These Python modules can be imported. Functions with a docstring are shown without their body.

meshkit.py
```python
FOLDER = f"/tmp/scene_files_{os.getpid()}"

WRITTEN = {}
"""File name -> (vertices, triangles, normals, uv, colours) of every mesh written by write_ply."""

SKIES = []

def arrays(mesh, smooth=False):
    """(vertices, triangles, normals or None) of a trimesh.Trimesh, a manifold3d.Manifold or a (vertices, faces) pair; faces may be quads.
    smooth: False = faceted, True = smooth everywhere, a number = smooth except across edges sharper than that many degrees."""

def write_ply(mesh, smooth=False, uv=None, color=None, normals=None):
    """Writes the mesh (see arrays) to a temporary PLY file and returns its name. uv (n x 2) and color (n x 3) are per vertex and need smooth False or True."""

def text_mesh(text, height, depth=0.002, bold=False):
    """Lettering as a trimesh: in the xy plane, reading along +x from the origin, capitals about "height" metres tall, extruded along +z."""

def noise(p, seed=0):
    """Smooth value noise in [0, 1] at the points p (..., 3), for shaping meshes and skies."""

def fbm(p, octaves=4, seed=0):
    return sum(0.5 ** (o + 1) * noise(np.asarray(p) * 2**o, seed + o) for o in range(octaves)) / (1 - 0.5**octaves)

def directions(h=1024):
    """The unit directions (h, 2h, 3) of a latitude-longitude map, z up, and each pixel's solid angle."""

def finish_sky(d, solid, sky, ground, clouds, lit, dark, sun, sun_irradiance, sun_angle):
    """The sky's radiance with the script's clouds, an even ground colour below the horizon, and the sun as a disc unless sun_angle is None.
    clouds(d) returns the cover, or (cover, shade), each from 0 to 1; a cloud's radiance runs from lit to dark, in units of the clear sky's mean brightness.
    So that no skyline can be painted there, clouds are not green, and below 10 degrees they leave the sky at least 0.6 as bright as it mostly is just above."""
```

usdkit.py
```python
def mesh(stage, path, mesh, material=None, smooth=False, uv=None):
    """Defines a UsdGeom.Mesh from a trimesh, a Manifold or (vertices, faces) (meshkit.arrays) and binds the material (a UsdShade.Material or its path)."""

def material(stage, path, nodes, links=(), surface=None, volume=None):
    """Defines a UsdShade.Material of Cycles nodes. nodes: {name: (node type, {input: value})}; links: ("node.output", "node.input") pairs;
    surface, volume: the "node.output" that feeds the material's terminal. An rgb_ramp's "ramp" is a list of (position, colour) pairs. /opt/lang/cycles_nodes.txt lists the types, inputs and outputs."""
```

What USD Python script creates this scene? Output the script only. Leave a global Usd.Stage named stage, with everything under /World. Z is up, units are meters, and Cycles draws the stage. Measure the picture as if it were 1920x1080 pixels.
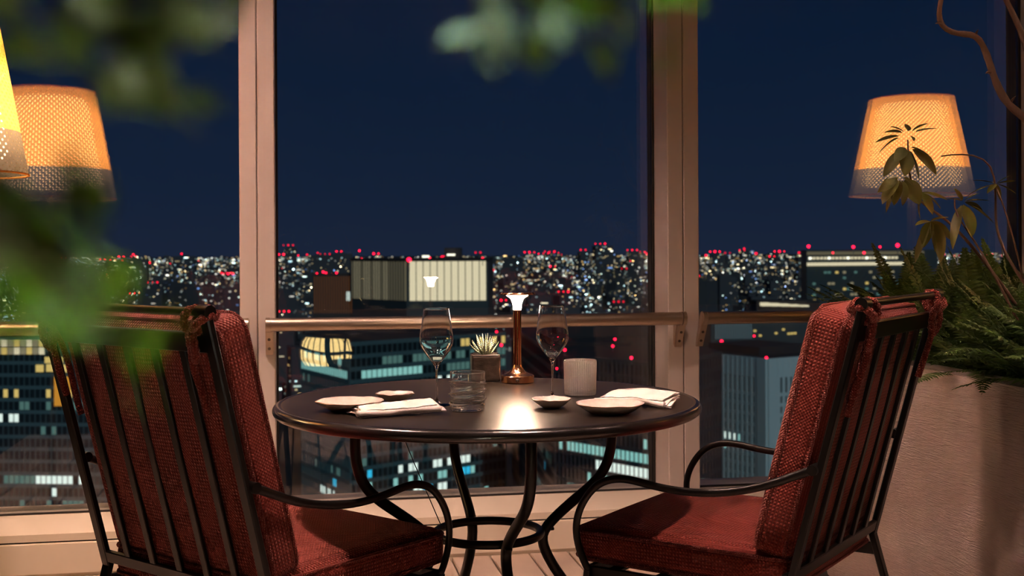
import math, random
import numpy as np, trimesh, usdkit, meshkit
from pxr import Usd, UsdGeom, UsdLux, UsdShade, Gf, Sdf, Vt

PI = math.pi
rng = np.random.default_rng(7)
random.seed(7)
stage = Usd.Stage.CreateInMemory()
UsdGeom.Xform.Define(stage, '/World')
UsdGeom.Scope.Define(stage, '/World/Looks')

# ------------------------------------------------------------------ camera
EYE = np.array([0, 0, 1.10]); FPX = 2250.0; CX, CY = 960.0, 468.0
YAW, ROLL = math.radians(10), math.radians(.3)
FW = np.array([math.sin(YAW), math.cos(YAW), 0]); RI = np.array([math.cos(YAW), -math.sin(YAW), 0]); UP = np.array([0, 0, 1.0])
CR = math.cos(ROLL) * RI - math.sin(ROLL) * UP; CU = math.sin(ROLL) * RI + math.cos(ROLL) * UP
cam = UsdGeom.Camera.Define(stage, '/World/camera')
cam.CreateHorizontalApertureAttr(36.0)
cam.CreateFocalLengthAttr(36.0 * FPX / 1920)
cam.CreateVerticalApertureOffsetAttr(-(540 - CY) / 1920 * 36.0)
cam.CreateFStopAttr(6.3)
cam.CreateFocusDistanceAttr(2.95)
cam.CreateClippingRangeAttr(Gf.Vec2f(0.05, 100000))
cam.CreateExposureAttr(0.0)
cam.AddTransformOp().Set(Gf.Matrix4d(*CR, 0, *CU, 0, *(-FW), 0, *EYE, 1))

def ray(x, y): return FW * FPX + CR * (x - CX) - CU * (y - CY)
def at_depth(x, y, Z): return EYE + ray(x, y) * Z / FPX
def at_height(x, y, z): d = ray(x, y); return EYE + d * (z - EYE[2]) / d[2]
def city(X, Z): p = RI * X + FW * Z; return np.array([p[0], p[1]])      # metres right of and ahead of the viewpoint

# ------------------------------------------------------------------ sky and added facade fill
SKY = usdkit.material(stage, '/World/Looks/night_sky', {
    't': ('texture_coordinate', {}), 's': ('separate_xyz', {}),
    'r': ('rgb_ramp', {'ramp': [(0, (.0125, .0215, .050)), (.05, (.0085, .0185, .047)), (.20, (.0034, .0122, .037)), (.5, (.003, .009, .03)), (1, (.002, .007, .024))]}),
    'b': ('background_shader', {'strength': 1.0})},
    [('t.generated', 's.vector'), ('s.z', 'r.fac'), ('r.color', 'b.color')], surface='b.background')
dome = UsdLux.DomeLight.Define(stage, '/World/sky_dome')
UsdShade.MaterialBindingAPI.Apply(dome.GetPrim()).Bind(SKY)
facade_fill = UsdLux.DistantLight.Define(stage, '/World/facade_fill')
facade_fill.CreateIntensityAttr(2300); facade_fill.CreateAngleAttr(.53); facade_fill.CreateColorAttr(Gf.Vec3f(.66, .93, 1.0))
# unseen fill added to brighten the facades; it stands behind the viewpoint, 24 degrees up
facade_fill.AddRotateXYZOp().Set(Gf.Vec3f(90 - 24, 0, 4))

# ------------------------------------------------------------------ materials
MAT = {}
def principled(name, color, rough=.5, metal=0., bump=None, tint=None, **kw):
    """bump = (kind, scale, strength, distance, stretch); tint = (scale, second colour)"""
    nodes = {'p': ('principled_bsdf', {'base_color': color, 'roughness': rough, 'metallic': metal, **kw})}
    links = []
    if bump or tint:
        nodes['tc'] = ('texture_coordinate', {})
    if bump:
        kind, sc, st, dist, stretch = bump
        nodes['mp'] = ('mapping', {'scale': stretch}); nodes['nz'] = (kind, {'scale': sc} if kind != 'noise_texture' else {'scale': sc, 'detail': 4.})
        nodes['bp'] = ('bump', {'strength': st, 'distance': dist})
        links += [('tc.object', 'mp.vector'), ('mp.vector', 'nz.vector'), ('nz.fac' if kind == 'noise_texture' else 'nz.distance', 'bp.height'), ('bp.normal', 'p.normal')]
    if tint:
        nodes['tn'] = ('noise_texture', {'scale': tint[0], 'detail': 3.}); nodes['rp'] = ('rgb_ramp', {'ramp': [(.3, color), (.7, tint[1])]})
        links += [('tc.object', 'tn.vector'), ('tn.fac', 'rp.fac'), ('rp.color', 'p.base_color')]
    MAT[name] = usdkit.material(stage, '/World/Looks/' + name, nodes, links, surface='p.BSDF')
    return MAT[name]

def emitter(name, color, strength):
    MAT[name] = usdkit.material(stage, '/World/Looks/' + name, {'e': ('emission', {'color': color, 'strength': strength})}, [], surface='e.emission')
    return MAT[name]

principled('black_metal', (.0045, .0038, .0034), .36, specular_ior_level=.38, bump=('noise_texture', 300., .15, .001, (1, 1, 1)))
principled('table_top', (.017, .0125, .009), .27, bump=('noise_texture', 420., .22, .0008, (1, 1, 1)))
principled('table_rim', (.012, .010, .009), .22, coat_weight=.4, coat_roughness=.12)
principled('copper', (.86, .46, .27), .2, 1.)
principled('copper_polished', (.9, .52, .32), .12, 1.)
principled('white_paint', (.56, .49, .455), .42, bump=('noise_texture', 60., .05, .002, (1, 1, 1)))
principled('sill_paint', (.80, .70, .58), .5, tint=(5., (.76, .66, .54)))
principled('gasket', (.012, .011, .011), .6)
principled('rail_bronze', (.55, .455, .36), .34, 1.)
principled('screw_dark', (.10, .085, .07), .35, .8)
principled('deck', (.55, .43, .34), .6, bump=('noise_texture', 24., .3, .002, (9, .6, 1)), tint=(3., (.36, .28, .225)))
principled('deck_b', (.50, .39, .31), .62, bump=('noise_texture', 24., .3, .002, (9, .6, 1)), tint=(3., (.41, .32, .26)))
principled('floor_base', (.03, .025, .022), .9)
principled('room_wall', (.05, .04, .035), .85, bump=('noise_texture', 12., .1, .01, (1, 1, 1)))
principled('room_ceiling', (.06, .05, .045), .9)
principled('porcelain', (.74, .66, .58), .28, tint=(60., (.68, .58, .49)), coat_weight=.25)
principled('glaze_edge', (.40, .26, .15), .3)
principled('linen', (.80, .74, .69), .85, bump=('noise_texture', 500., .12, .0006, (1, 1, 1)), sheen_weight=.2)
principled('pot_stone', (.016, .012, .010), .22, bump=('noise_texture', 40., .5, .003, (1, 1, 2)), tint=(22., (.05, .038, .032)))
principled('soil', (.035, .025, .018), .95, bump=('noise_texture', 120., 1., .01, (1, 1, 1)))
principled('plaster', (.46, .36, .31), .5, bump=('noise_texture', 24., .9, .006, (1, 1.1, 13)), tint=(7., (.37, .295, .255)))
principled('planter_rim', (.10, .08, .065), .6)
principled('bark', (.12, .062, .036), .75, bump=('noise_texture', 60., .8, .004, (1, 1, 1)))
principled('stem_green', (.10, .11, .03), .6)
principled('brass_dark', (.30, .22, .13), .35, 1.)
# red woven fabric: the weave follows the cushion's own coordinates (primvar "rest")
def woven(name, c1, c2, k=2 * PI / .0080):
    n = {'a': ('attribute', {'attribute': 'rest'}), 'sp': ('separate_xyz', {}), 'p': ('principled_bsdf', {'roughness': .85, 'sheen_weight': .35, 'sheen_tint': (1., .5, .45), 'sheen_roughness': .4}), 'bp': ('bump', {'strength': 1., 'distance': .0022}), 'rp': ('rgb_ramp', {'ramp': [(.2, c2), (.75, c1)]})}
    l = [('a.vector', 'sp.vector')]
    for ax in 'xyz':
        n['m' + ax] = ('math', {'math_type': 'multiply', 'value2': k}); n['s' + ax] = ('math', {'math_type': 'sine'})
        l += [('sp.' + ax, 'm' + ax + '.value1'), ('m' + ax + '.value', 's' + ax + '.value1')]
    for i, (p, q) in enumerate(('xy', 'yz', 'zx')):
        n['q%d' % i] = ('math', {'math_type': 'multiply'}); l += [('s%s.value' % p, 'q%d.value1' % i), ('s%s.value' % q, 'q%d.value2' % i)]
    n['u1'] = ('math', {'math_type': 'add'}); n['u2'] = ('math', {'math_type': 'add'}); n['h'] = ('math', {'math_type': 'multiply_add', 'value2': .4, 'value3': .5})
    l += [('q0.value', 'u1.value1'), ('q1.value', 'u1.value2'), ('u1.value', 'u2.value1'), ('q2.value', 'u2.value2'), ('u2.value', 'h.value1'),
          ('h.value', 'bp.height'), ('bp.normal', 'p.normal'), ('h.value', 'rp.fac'), ('rp.color', 'p.base_color')]
    MAT[name] = usdkit.material(stage, '/World/Looks/' + name, n, l, surface='p.BSDF')
woven('red_weave', (.25, .023, .010), (.155, .012, .006))
# clear glass
MAT['crystal'] = usdkit.material(stage, '/World/Looks/crystal', {'p': ('principled_bsdf', {'base_color': (1, 1, 1), 'roughness': 0., 'ior': 1.48, 'transmission_weight': 1.})}, [], surface='p.BSDF')
MAT['ribbed_glass'] = usdkit.material(stage, '/World/Looks/ribbed_glass', {
    'c': ('transparent_bsdf', {'color': (.97, .97, .97)}), 'g': ('glossy_bsdf', {'color': (1, 1, 1), 'roughness': .12}), 'fr': ('fresnel', {'IOR': 1.5}), 't': ('translucent_bsdf', {'color': (.98, .96, .94)}), 'd': ('diffuse_bsdf', {'color': (.95, .93, .91)}),
    'm1': ('mix_closure', {'fac': .5}), 'm2': ('mix_closure', {'fac': .42}), 'm': ('mix_closure', {})}, [('t.BSDF', 'm1.closure1'), ('d.BSDF', 'm1.closure2'), ('c.BSDF', 'm2.closure1'), ('m1.closure', 'm2.closure2'), ('fr.fac', 'm.fac'), ('m2.closure', 'm.closure1'), ('g.BSDF', 'm.closure2')], surface='m.closure')
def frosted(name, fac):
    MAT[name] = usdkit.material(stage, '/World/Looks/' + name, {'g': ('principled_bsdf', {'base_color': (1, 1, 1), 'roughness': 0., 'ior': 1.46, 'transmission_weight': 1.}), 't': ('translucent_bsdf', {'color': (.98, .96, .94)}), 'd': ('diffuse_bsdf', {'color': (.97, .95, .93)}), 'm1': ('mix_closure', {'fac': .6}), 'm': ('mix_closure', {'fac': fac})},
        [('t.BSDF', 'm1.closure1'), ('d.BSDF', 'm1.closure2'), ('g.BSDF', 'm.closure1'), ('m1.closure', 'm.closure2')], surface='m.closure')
frosted('tumbler_glass', .045); frosted('glint_white', .9)
# window panes: mostly see-through, a mirror at grazing angles
MAT['window_glass'] = usdkit.material(stage, '/World/Looks/window_glass', {
    'lw': ('layer_weight', {'blend': .5}), 'p5': ('math', {'math_type': 'power', 'value2': 4.}), 'f': ('math', {'math_type': 'multiply_add', 'value2': .8, 'value3': .105}),
    't': ('transparent_bsdf', {'color': (.97, .985, .98)}), 'g': ('glossy_bsdf', {'color': (1, 1, 1), 'roughness': 0.}), 'm': ('mix_closure', {})},
    [('lw.facing', 'p5.value1'), ('p5.value', 'f.value1'), ('f.value', 'm.fac'), ('t.BSDF', 'm.closure1'), ('g.BSDF', 'm.closure2')], surface='m.closure')
# leaves let some light through
def leafy(name, c, c2, trans, rough=.45):
    n = {'tc': ('texture_coordinate', {}), 'oi': ('object_info', {}), 'nz': ('noise_texture', {'scale': 30.}), 'mx': ('mix', {'color1': c, 'color2': c2}), 'p': ('principled_bsdf', {'roughness': rough}), 't': ('translucent_bsdf', {'color': trans}), 'm': ('mix_closure', {'fac': .3})}
    l = [('tc.object', 'nz.vector'), ('nz.fac', 'mx.fac'), ('mx.color', 'p.base_color'), ('p.BSDF', 'm.closure1'), ('t.BSDF', 'm.closure2')]
    MAT[name] = usdkit.material(stage, '/World/Looks/' + name, n, l, surface='m.closure')
leafy('fern_leaf', (.045, .085, .018), (.075, .125, .022), (.10, .17, .02), .5)
leafy('rhodo_leaf', (.11, .115, .028), (.17, .15, .04), (.24, .20, .04), .35)
leafy('near_leaf', (.08, .22, .02), (.13, .30, .03), (.24, .50, .04), .45)
leafy('near_leaf_dark', (.035, .06, .012), (.06, .09, .015), (.10, .16, .02), .5)
leafy('near_leaf_pale', (.26, .46, .34), (.32, .52, .40), (.26, .46, .32), .5)
# zebra succulent: pale bars across dark green
MAT['succulent'] = usdkit.material(stage, '/World/Looks/succulent', {
    'tc': ('texture_coordinate', {}), 'w': ('wave_texture', {'wave_type': 'bands', 'bands_direction': 'z', 'scale': 70., 'distortion': 1.2, 'detail_scale': 4.}), 'r': ('rgb_ramp', {'ramp': [(.35, (.10, .17, .05)), (.6, (.72, .74, .6))]}), 'p': ('principled_bsdf', {'roughness': .45})},
    [('tc.object', 'w.vector'), ('w.fac', 'r.fac'), ('r.color', 'p.base_color')], surface='p.BSDF')
# woven lamp shades: threads with pin holes between them
def shade_mat(name, c, tr, hole):
    n = {'a': ('attribute', {'attribute': 'rest'}), 'sp': ('separate_xyz', {}), 'd': ('diffuse_bsdf', {'color': c}), 't': ('translucent_bsdf', {'color': tr}), 'h': ('transparent_bsdf', {}), 'm1': ('mix_closure', {'fac': .62}), 'm2': ('mix_closure', {}),
         'mx': ('math', {'math_type': 'multiply', 'value2': 2 * PI / .026}), 'my': ('math', {'math_type': 'multiply', 'value2': 2 * PI / .021}), 'u': ('math', {'math_type': 'sine'}), 'v': ('math', {'math_type': 'sine'}), 'q': ('math', {'math_type': 'multiply'}), 'lt': ('math', {'math_type': 'multiply_add', 'value2': hole * 2.6, 'value3': -hole * .9, 'use_clamp': True})}
    l = [('a.vector', 'sp.vector'), ('sp.x', 'mx.value1'), ('sp.y', 'my.value1'), ('mx.value', 'u.value1'), ('my.value', 'v.value1'), ('u.value', 'q.value1'), ('v.value', 'q.value2'), ('q.value', 'lt.value1'),
         ('d.BSDF', 'm1.closure1'), ('t.BSDF', 'm1.closure2'), ('lt.value', 'm2.fac'), ('m1.closure', 'm2.closure1'), ('h.BSDF', 'm2.closure2')]
    MAT[name] = usdkit.material(stage, '/World/Looks/' + name, n, l, surface='m2.closure')
shade_mat('shade_weave', (.55, .36, .16), (.80, .40, .10), .42)
shade_mat('shade_band', (.20, .19, .20), (.12, .105, .10), .28)
# lamps
emitter('lamp_glow', (1., .66, .44), 380.)
emitter('bulb_glow', (1., .60, .25), 15.)
emitter('downlight_fill_glow', (1., .64, .52), 1500.)  # emission for the added ceiling fill lights
emitter('uplight_fill_glow', (1., .95, .78), 700.)  # emission for the added fill lamps under the leaves
emitter('lantern_glow', (1., .70, .26), 5.)
# city
principled('facade_pale', (.72, .78, .78), .7)
principled('facade_teal', (.10, .165, .18), .55)
principled('facade_dark', (.05, .062, .07), .6)
principled('facade_glass', (.012, .022, .028), .45)
principled('facade_brown', (.20, .085, .04), .8)
principled('roof_dark', (.045, .035, .04), .95)
principled('city_block', (.085, .08, .095), .9)
principled('city_ground', (.022, .022, .026), 1.)
principled('concrete_grey', (.2, .2, .2), .8)
emitter('lit_teal', (.45, 1., .93), .62); emitter('lit_white', (.85, 1., .92), 1.1); emitter('lit_dim', (.35, .75, .68), .22)
emitter('lit_cyan', (.04, .62, 1.), .95); emitter('lit_yellow', (1., .72, .22), .75); emitter('reflected_amber', (1., .42, .05), .62)
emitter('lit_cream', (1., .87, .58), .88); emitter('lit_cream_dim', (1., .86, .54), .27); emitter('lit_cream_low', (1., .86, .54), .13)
emitter('floodlit_brown', (1., .36, .12), .14)  # glow in place of floodlight on the brown slats
emitter('lit_sign', (1., .95, .75), 2.2)
emitter('beacon_red', (1., .006, .035), 9.)
MAT['city_light'] = usdkit.material(stage, '/World/Looks/city_light', {'a': ('attribute', {'attribute': 'tone'}), 'e': ('emission', {'strength': 1.})}, [('a.color', 'e.color')], surface='e.emission')

# ------------------------------------------------------------------ naming and tagging
USED = {}
def numbered(parent, name):
    k = (str(parent), name); n = USED.get(k, 0); USED[k] = n + 1
    return name if n == 0 else f'{name}_{n:03d}'
def tag(prim, label=None, cat=None, group=None, kind=None):
    for k, v in (('label', label), ('category', cat), ('group', group), ('kind', kind)):
        if v: prim.SetCustomDataByKey(k, v)
    return prim
def thing(name, label, cat, loc=(0, 0, 0), rotz=0., group=None, kind=None):
    x = UsdGeom.Xform.Define(stage, '/World/' + numbered('/World', name))
    x.AddTranslateOp().Set(Gf.Vec3d(*map(float, loc))); x.AddRotateZOp().Set(float(math.degrees(rotz)))
    return tag(x.GetPrim(), label, cat, group, kind)
def part(parent, name, mesh, mat, smooth=30, label=None, kind=None, rest=None, prim_loc=None):
    base = parent.GetPath() if parent is not None else '/World'
    m = usdkit.mesh(stage, f'{base}/{numbered(base, name)}', mesh, MAT[mat], smooth=smooth)
    if rest is not None:
        UsdGeom.PrimvarsAPI(m).CreatePrimvar('rest', Sdf.ValueTypeNames.Vector3fArray, 'vertex').Set(Vt.Vec3fArray.FromNumpy(np.asarray(rest, np.float32)))
    return tag(m.GetPrim(), label, None, None, kind)
def struct(name, label, kids=()):
    return thing(name, label, 'structure', kind='structure')
def dup(src, loc, rotz, label, group=None):
    was = src.GetCustomData()
    r = thing(src.GetName(), label, was['category'], loc, rotz, group or was.get('group'))
    r.GetReferences().AddInternalReference(src.GetPath()); r.SetInstanceable(True)
    return r

# ------------------------------------------------------------------ mesh helpers (all return (vertices, faces))
def cat(*ms):
    vs, fs, n = [], [], 0
    for m in ms:
        v, f = (np.asarray(m.vertices), np.asarray(m.faces)) if hasattr(m, 'faces') else m
        f = np.asarray(f)
        if f.shape[1] == 4: f = np.vstack([f[:, [0, 1, 2]], f[:, [0, 2, 3]]])
        vs.append(np.asarray(v, float)); fs.append(f + n); n += len(v)
    return np.vstack(vs), np.vstack(fs)
BOXF = np.array([[0, 2, 1], [0, 3, 2], [4, 5, 6], [4, 6, 7], [0, 1, 5], [0, 5, 4], [1, 2, 6], [1, 6, 5], [2, 3, 7], [2, 7, 6], [3, 0, 4], [3, 4, 7]])
def box(c, s):
    c, h = np.asarray(c, float), np.asarray(s, float) / 2
    v = np.array([[-1, -1, -1], [1, -1, -1], [1, 1, -1], [-1, 1, -1], [-1, -1, 1], [1, -1, 1], [1, 1, 1], [-1, 1, 1]]) * h + c
    return v, BOXF
def span(a, b): a, b = np.asarray(a, float), np.asarray(b, float); return box((a + b) / 2, np.abs(b - a))
def cbox(c, s, b=.002):
    """chamfered box"""
    h = np.asarray(s, float) / 2; b = min(b, *(h * .8))
    p = [(x * (h[0] - (0 if k == 0 else b)), y * (h[1] - (0 if k == 1 else b)), z * (h[2] - (0 if k == 2 else b))) for k in range(3) for x in (-1, 1) for y in (-1, 1) for z in (-1, 1)]
    m = trimesh.convex.convex_hull(np.array(p)); m.apply_translation(c); return np.array(m.vertices), np.array(m.faces)
def tube(pts, r, sides=12, closed=False, flat=1., ref=None):
    p = np.asarray(pts, float); n = len(p); r = np.broadcast_to(np.asarray(r, float), (n,))
    t = (np.roll(p, -1, 0) - np.roll(p, 1, 0)) if closed else np.gradient(p, axis=0)
    t /= np.linalg.norm(t, axis=1, keepdims=True) + 1e-12
    a = np.cross(t[0], ref if ref is not None else ([0, 0, 1.] if abs(t[0][2]) < .9 else [1., 0, 0])); a /= np.linalg.norm(a)
    A = []
    for k in range(n):
        a = a - t[k] * (a @ t[k]); a /= np.linalg.norm(a) + 1e-12; A.append(a)
    A = np.array(A); B = np.cross(t, A); g = np.arange(sides) * 2 * PI / sides
    v = (p[:, None] + r[:, None, None] * (np.cos(g)[None, :, None] * A[:, None] + flat * np.sin(g)[None, :, None] * B[:, None])).reshape(-1, 3)
    i, j = np.meshgrid(np.arange(n if closed else n - 1), np.arange(sides), indexing='ij'); i2 = (i + 1) % n; j2 = (j + 1) % sides
    q = np.stack([i * sides + j, i * sides + j2, i2 * sides + j2, i2 * sides + j], -1).reshape(-1, 4)
    f = np.vstack([q[:, [0, 1, 2]], q[:, [0, 2, 3]]])
    if not closed:
        v = np.vstack([v, p[:1], p[-1:]]); m = n * sides; k = np.arange(sides); k2 = (k + 1) % sides
        f = np.vstack([f, np.stack([np.full(sides, m), k2, k], 1), np.stack([np.full(sides, m + 1), (n - 1) * sides + k, (n - 1) * sides + k2], 1)])
    return v, f
def curve(pts, n=40):
    """smooth curve through the points"""
    from scipy.interpolate import CubicSpline
    p = np.asarray(pts, float); s = np.r_[0, np.cumsum(np.linalg.norm(np.diff(p, axis=0), axis=1))]
    return CubicSpline(s, p)(np.linspace(0, s[-1], n))
def lathe(prof, n=48, closed=False):
    """profile of (radius, height); ends on the axis are closed with a point ring"""
    p = np.asarray(prof, float); m = len(p); g = np.arange(n) * 2 * PI / n
    v = np.stack([p[:, 0, None] * np.cos(g), p[:, 0, None] * np.sin(g), np.repeat(p[:, 1, None], n, 1)], -1).reshape(-1, 3)
    i, j = np.meshgrid(np.arange(m if closed else m - 1), np.arange(n), indexing='ij'); i2 = (i + 1) % m; j2 = (j + 1) % n
    q = np.stack([i * n + j, i * n + j2, i2 * n + j2, i2 * n + j], -1).reshape(-1, 4)
    f = np.vstack([q[:, [0, 1, 2]], q[:, [0, 2, 3]]])
    return v, f
def move(m, d): return np.asarray(m[0]) + np.asarray(d, float), m[1]
def turn(m, a): c, s = math.cos(a), math.sin(a); return np.asarray(m[0]) @ np.array([[c, s, 0], [-s, c, 0], [0, 0, 1]]), m[1]
def cushion(size, r, n=46, bulge=(0, 0, 0)):
    """rounded, puffed box centred on 0; returns mesh and its own coordinates"""
    h = np.asarray(size, float) / 2; g = np.sin(np.linspace(-1, 1, n) * PI / 2 * .96) / math.sin(PI / 2 * .96)
    V, F, k = [], [], 0
    for ax in range(3):
        for s in (-1, 1):
            a, b = np.meshgrid(g, g, indexing='ij'); P = np.zeros((n, n, 3)); P[..., ax] = s; P[..., (ax + 1) % 3] = a; P[..., (ax + 2) % 3] = b
            i, j = np.meshgrid(np.arange(n - 1), np.arange(n - 1), indexing='ij'); o = k + i * n + j
            q = np.stack([o, o + n, o + n + 1, o + 1], -1).reshape(-1, 4); q = q if s > 0 else q[:, ::-1]
            V.append(P.reshape(-1, 3) * h); F.append(q); k += n * n
    v, f = np.vstack(V), np.vstack(F)
    c = np.clip(v, -(h - r), h - r); d = v - c; L = np.linalg.norm(d, axis=1, keepdims=True); v = c + d / np.maximum(L, 1e-9) * r
    u = np.clip(v / h, -1, 1); w = v.copy()
    for ax in range(3):
        o = [(ax + 1) % 3, (ax + 2) % 3]
        w[:, ax] += u[:, ax] * bulge[ax] * (1 - u[:, o[0]] ** 2) * (1 - u[:, o[1]] ** 2)
    m = trimesh.Trimesh(w, np.vstack([f[:, [0, 1, 2]], f[:, [0, 2, 3]]]), process=False)
    m.merge_vertices(digits_vertex=6)
    return np.array(m.vertices), np.array(m.faces)
def rounded_loop(hx, hy, r, n=8):
    out = []
    for cx, cy, a0 in ((hx - r, hy - r, 0), (-hx + r, hy - r, PI / 2), (-hx + r, -hy + r, PI), (hx - r, -hy + r, 1.5 * PI)):
        out += [(cx + r * math.cos(a0 + k * PI / 2 / n), cy + r * math.sin(a0 + k * PI / 2 / n)) for k in range(n + 1)]
    return np.array(out)
def extrude_x(poly, x0, x1):
    """a closed polygon in (y, z) run along x"""
    from shapely.geometry import Polygon
    m = trimesh.creation.extrude_polygon(Polygon(poly), x1 - x0, engine='earcut')
    v = np.array(m.vertices); return np.stack([v[:, 2] + x0, v[:, 0], v[:, 1]], 1), np.array(m.faces)

# ------------------------------------------------------------------ the room shell
YF, YG, TOP = 4.27, 4.45, 2.75           # mullion faces, glass, head of the windows
MUL = [-3.24, -1.694, -.148, 1.398, 2.944, 4.49]
fl = struct('floor', 'pale brown timber deck floor beneath the round table and chairs')
part(fl, 'subfloor', span((-4.5, -4, -.12), (4.6, 4.5, -.034)), 'floor_base', False)
x = -1.62; k = 0
while x < 1.66:
    w = .143
    part(fl, 'plank', cbox((x + w / 2, 2.79, -.0165), (w - .006, 2.96, .033), .003), 'deck' if k % 3 else 'deck_b', False)
    x += w; k += 1
ce = struct('ceiling', 'dark ceiling above the dining room'); part(ce, 'panel', span((-4.5, -4, 2.9), (4.6, 4.8, 3.02)), 'room_ceiling', False)
for nm, a, b, lb in (('wall_back', (-4.6, -4.12, -.1), (4.7, -4, 3.), 'dark rear wall of the dining room'), ('wall_left', (-4.62, -4, -.1), (-4.5, 4.8, 3.), 'dark left wall of the dining room'), ('wall_right', (4.6, -4, -.1), (4.72, 4.8, 3.), 'dark right wall of the dining room')):
    part(struct(nm, lb), 'panel', span(a, b), 'room_wall', False)
sill = struct('trim_1', 'pale painted sill and plinth running under the windows')
part(sill, 'sill', extrude_x([(4.60, .06), (4.60, .178), (4.40, .178), (4.27, .1455), (4.27, .121), (4.60, .121)], -4.5, 4.6), 'sill_paint', 20)
part(sill, 'groove', extrude_x([(4.60, .0), (4.60, .125), (4.276, .125), (4.276, .0)], -4.5, 4.6), 'gasket', False)
part(sill, 'plinth', extrude_x([(4.60, -.1), (4.60, .1155), (4.274, .1155), (4.266, .112), (4.266, .012), (4.272, .0), (4.272, -.1)], -4.5, 4.6), 'sill_paint', 20)
head = struct('trim_2', 'pale painted head beam above the windows'); part(head, 'beam', span((-4.5, YF, TOP), (4.6, 4.6, 2.9)), 'white_paint', False)
for i, mx in enumerate(MUL):
    t = struct(f'trim_{i + 3}', ['pale window mullion outside the left edge', 'pale window mullion left of the chairs', 'pinkish white window mullion behind the left chair', 'brownish white window mullion right of the table', 'window mullion behind the planter, mirrored in the pane', 'pale window mullion by the right wall'][i])
    for s in (-1, 1):
        a, b = (mx - .0605, mx - .0012) if s < 0 else (mx + .0012, mx + .0605)
        part(t, 'cover', cbox(((a + b) / 2, (YF + 4.44) / 2, (TOP + .14) / 2), (b - a, 4.44 - YF, TOP - .14), .003), 'white_paint', False)
    part(t, 'core', span((mx - .055, YF + .004, .14), (mx + .055, 4.55, TOP)), 'gasket', False)
    for s in (-1, 1):
        part(t, 'gasket', cbox((mx + s * .0645, 4.443, (TOP + .17) / 2), (.008, .012, TOP - .17), .002), 'gasket', False)
for i in range(5):
    a, b = MUL[i] + .058, MUL[i + 1] - .058
    wn = struct(f'window_{i + 1}', ['tall window bay at far left', 'tall glass window bay behind the left chair', 'tall glass window bay behind the round table', 'tall glass window bay behind the right chair', 'tall window bay by the right wall'][i])
    part(wn, 'pane', span((a, YG, .170), (b, YG + .026, TOP)), 'window_glass', False)
    part(wn, 'sill_gasket', span((a, YG - .012, .172), (b, YG - .001, .184)), 'gasket', False)

# unseen ceiling fill lights, added to brighten the room; cans shape their spread
for x, y, r0, d, lb in ((-.58, 3.16, .082, .086, 'added unseen fill light near the left mullion'), (.62, 2.75, .042, .080, 'added unseen fill light above the table'), (.92, 2.0, .066, .108, 'added unseen fill light before the planter'), (2.1, 2.35, .034, .070, 'added unseen fill light above the planter')):
    dl = thing('ceiling_downlight', lb, 'fill light', (x, y, 2.9))
    part(dl, 'can', lathe([(r0 + .001, -.001), (r0 + .001, -d), (r0 + .007, -d), (r0 + .007, -.001)], 40, True), 'black_metal', 30)
    part(dl, 'lens', lathe([(.001, -.0035), (r0, -.0035), (r0, -.001), (.001, -.001)], 32, True), 'downlight_fill_glow')

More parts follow.
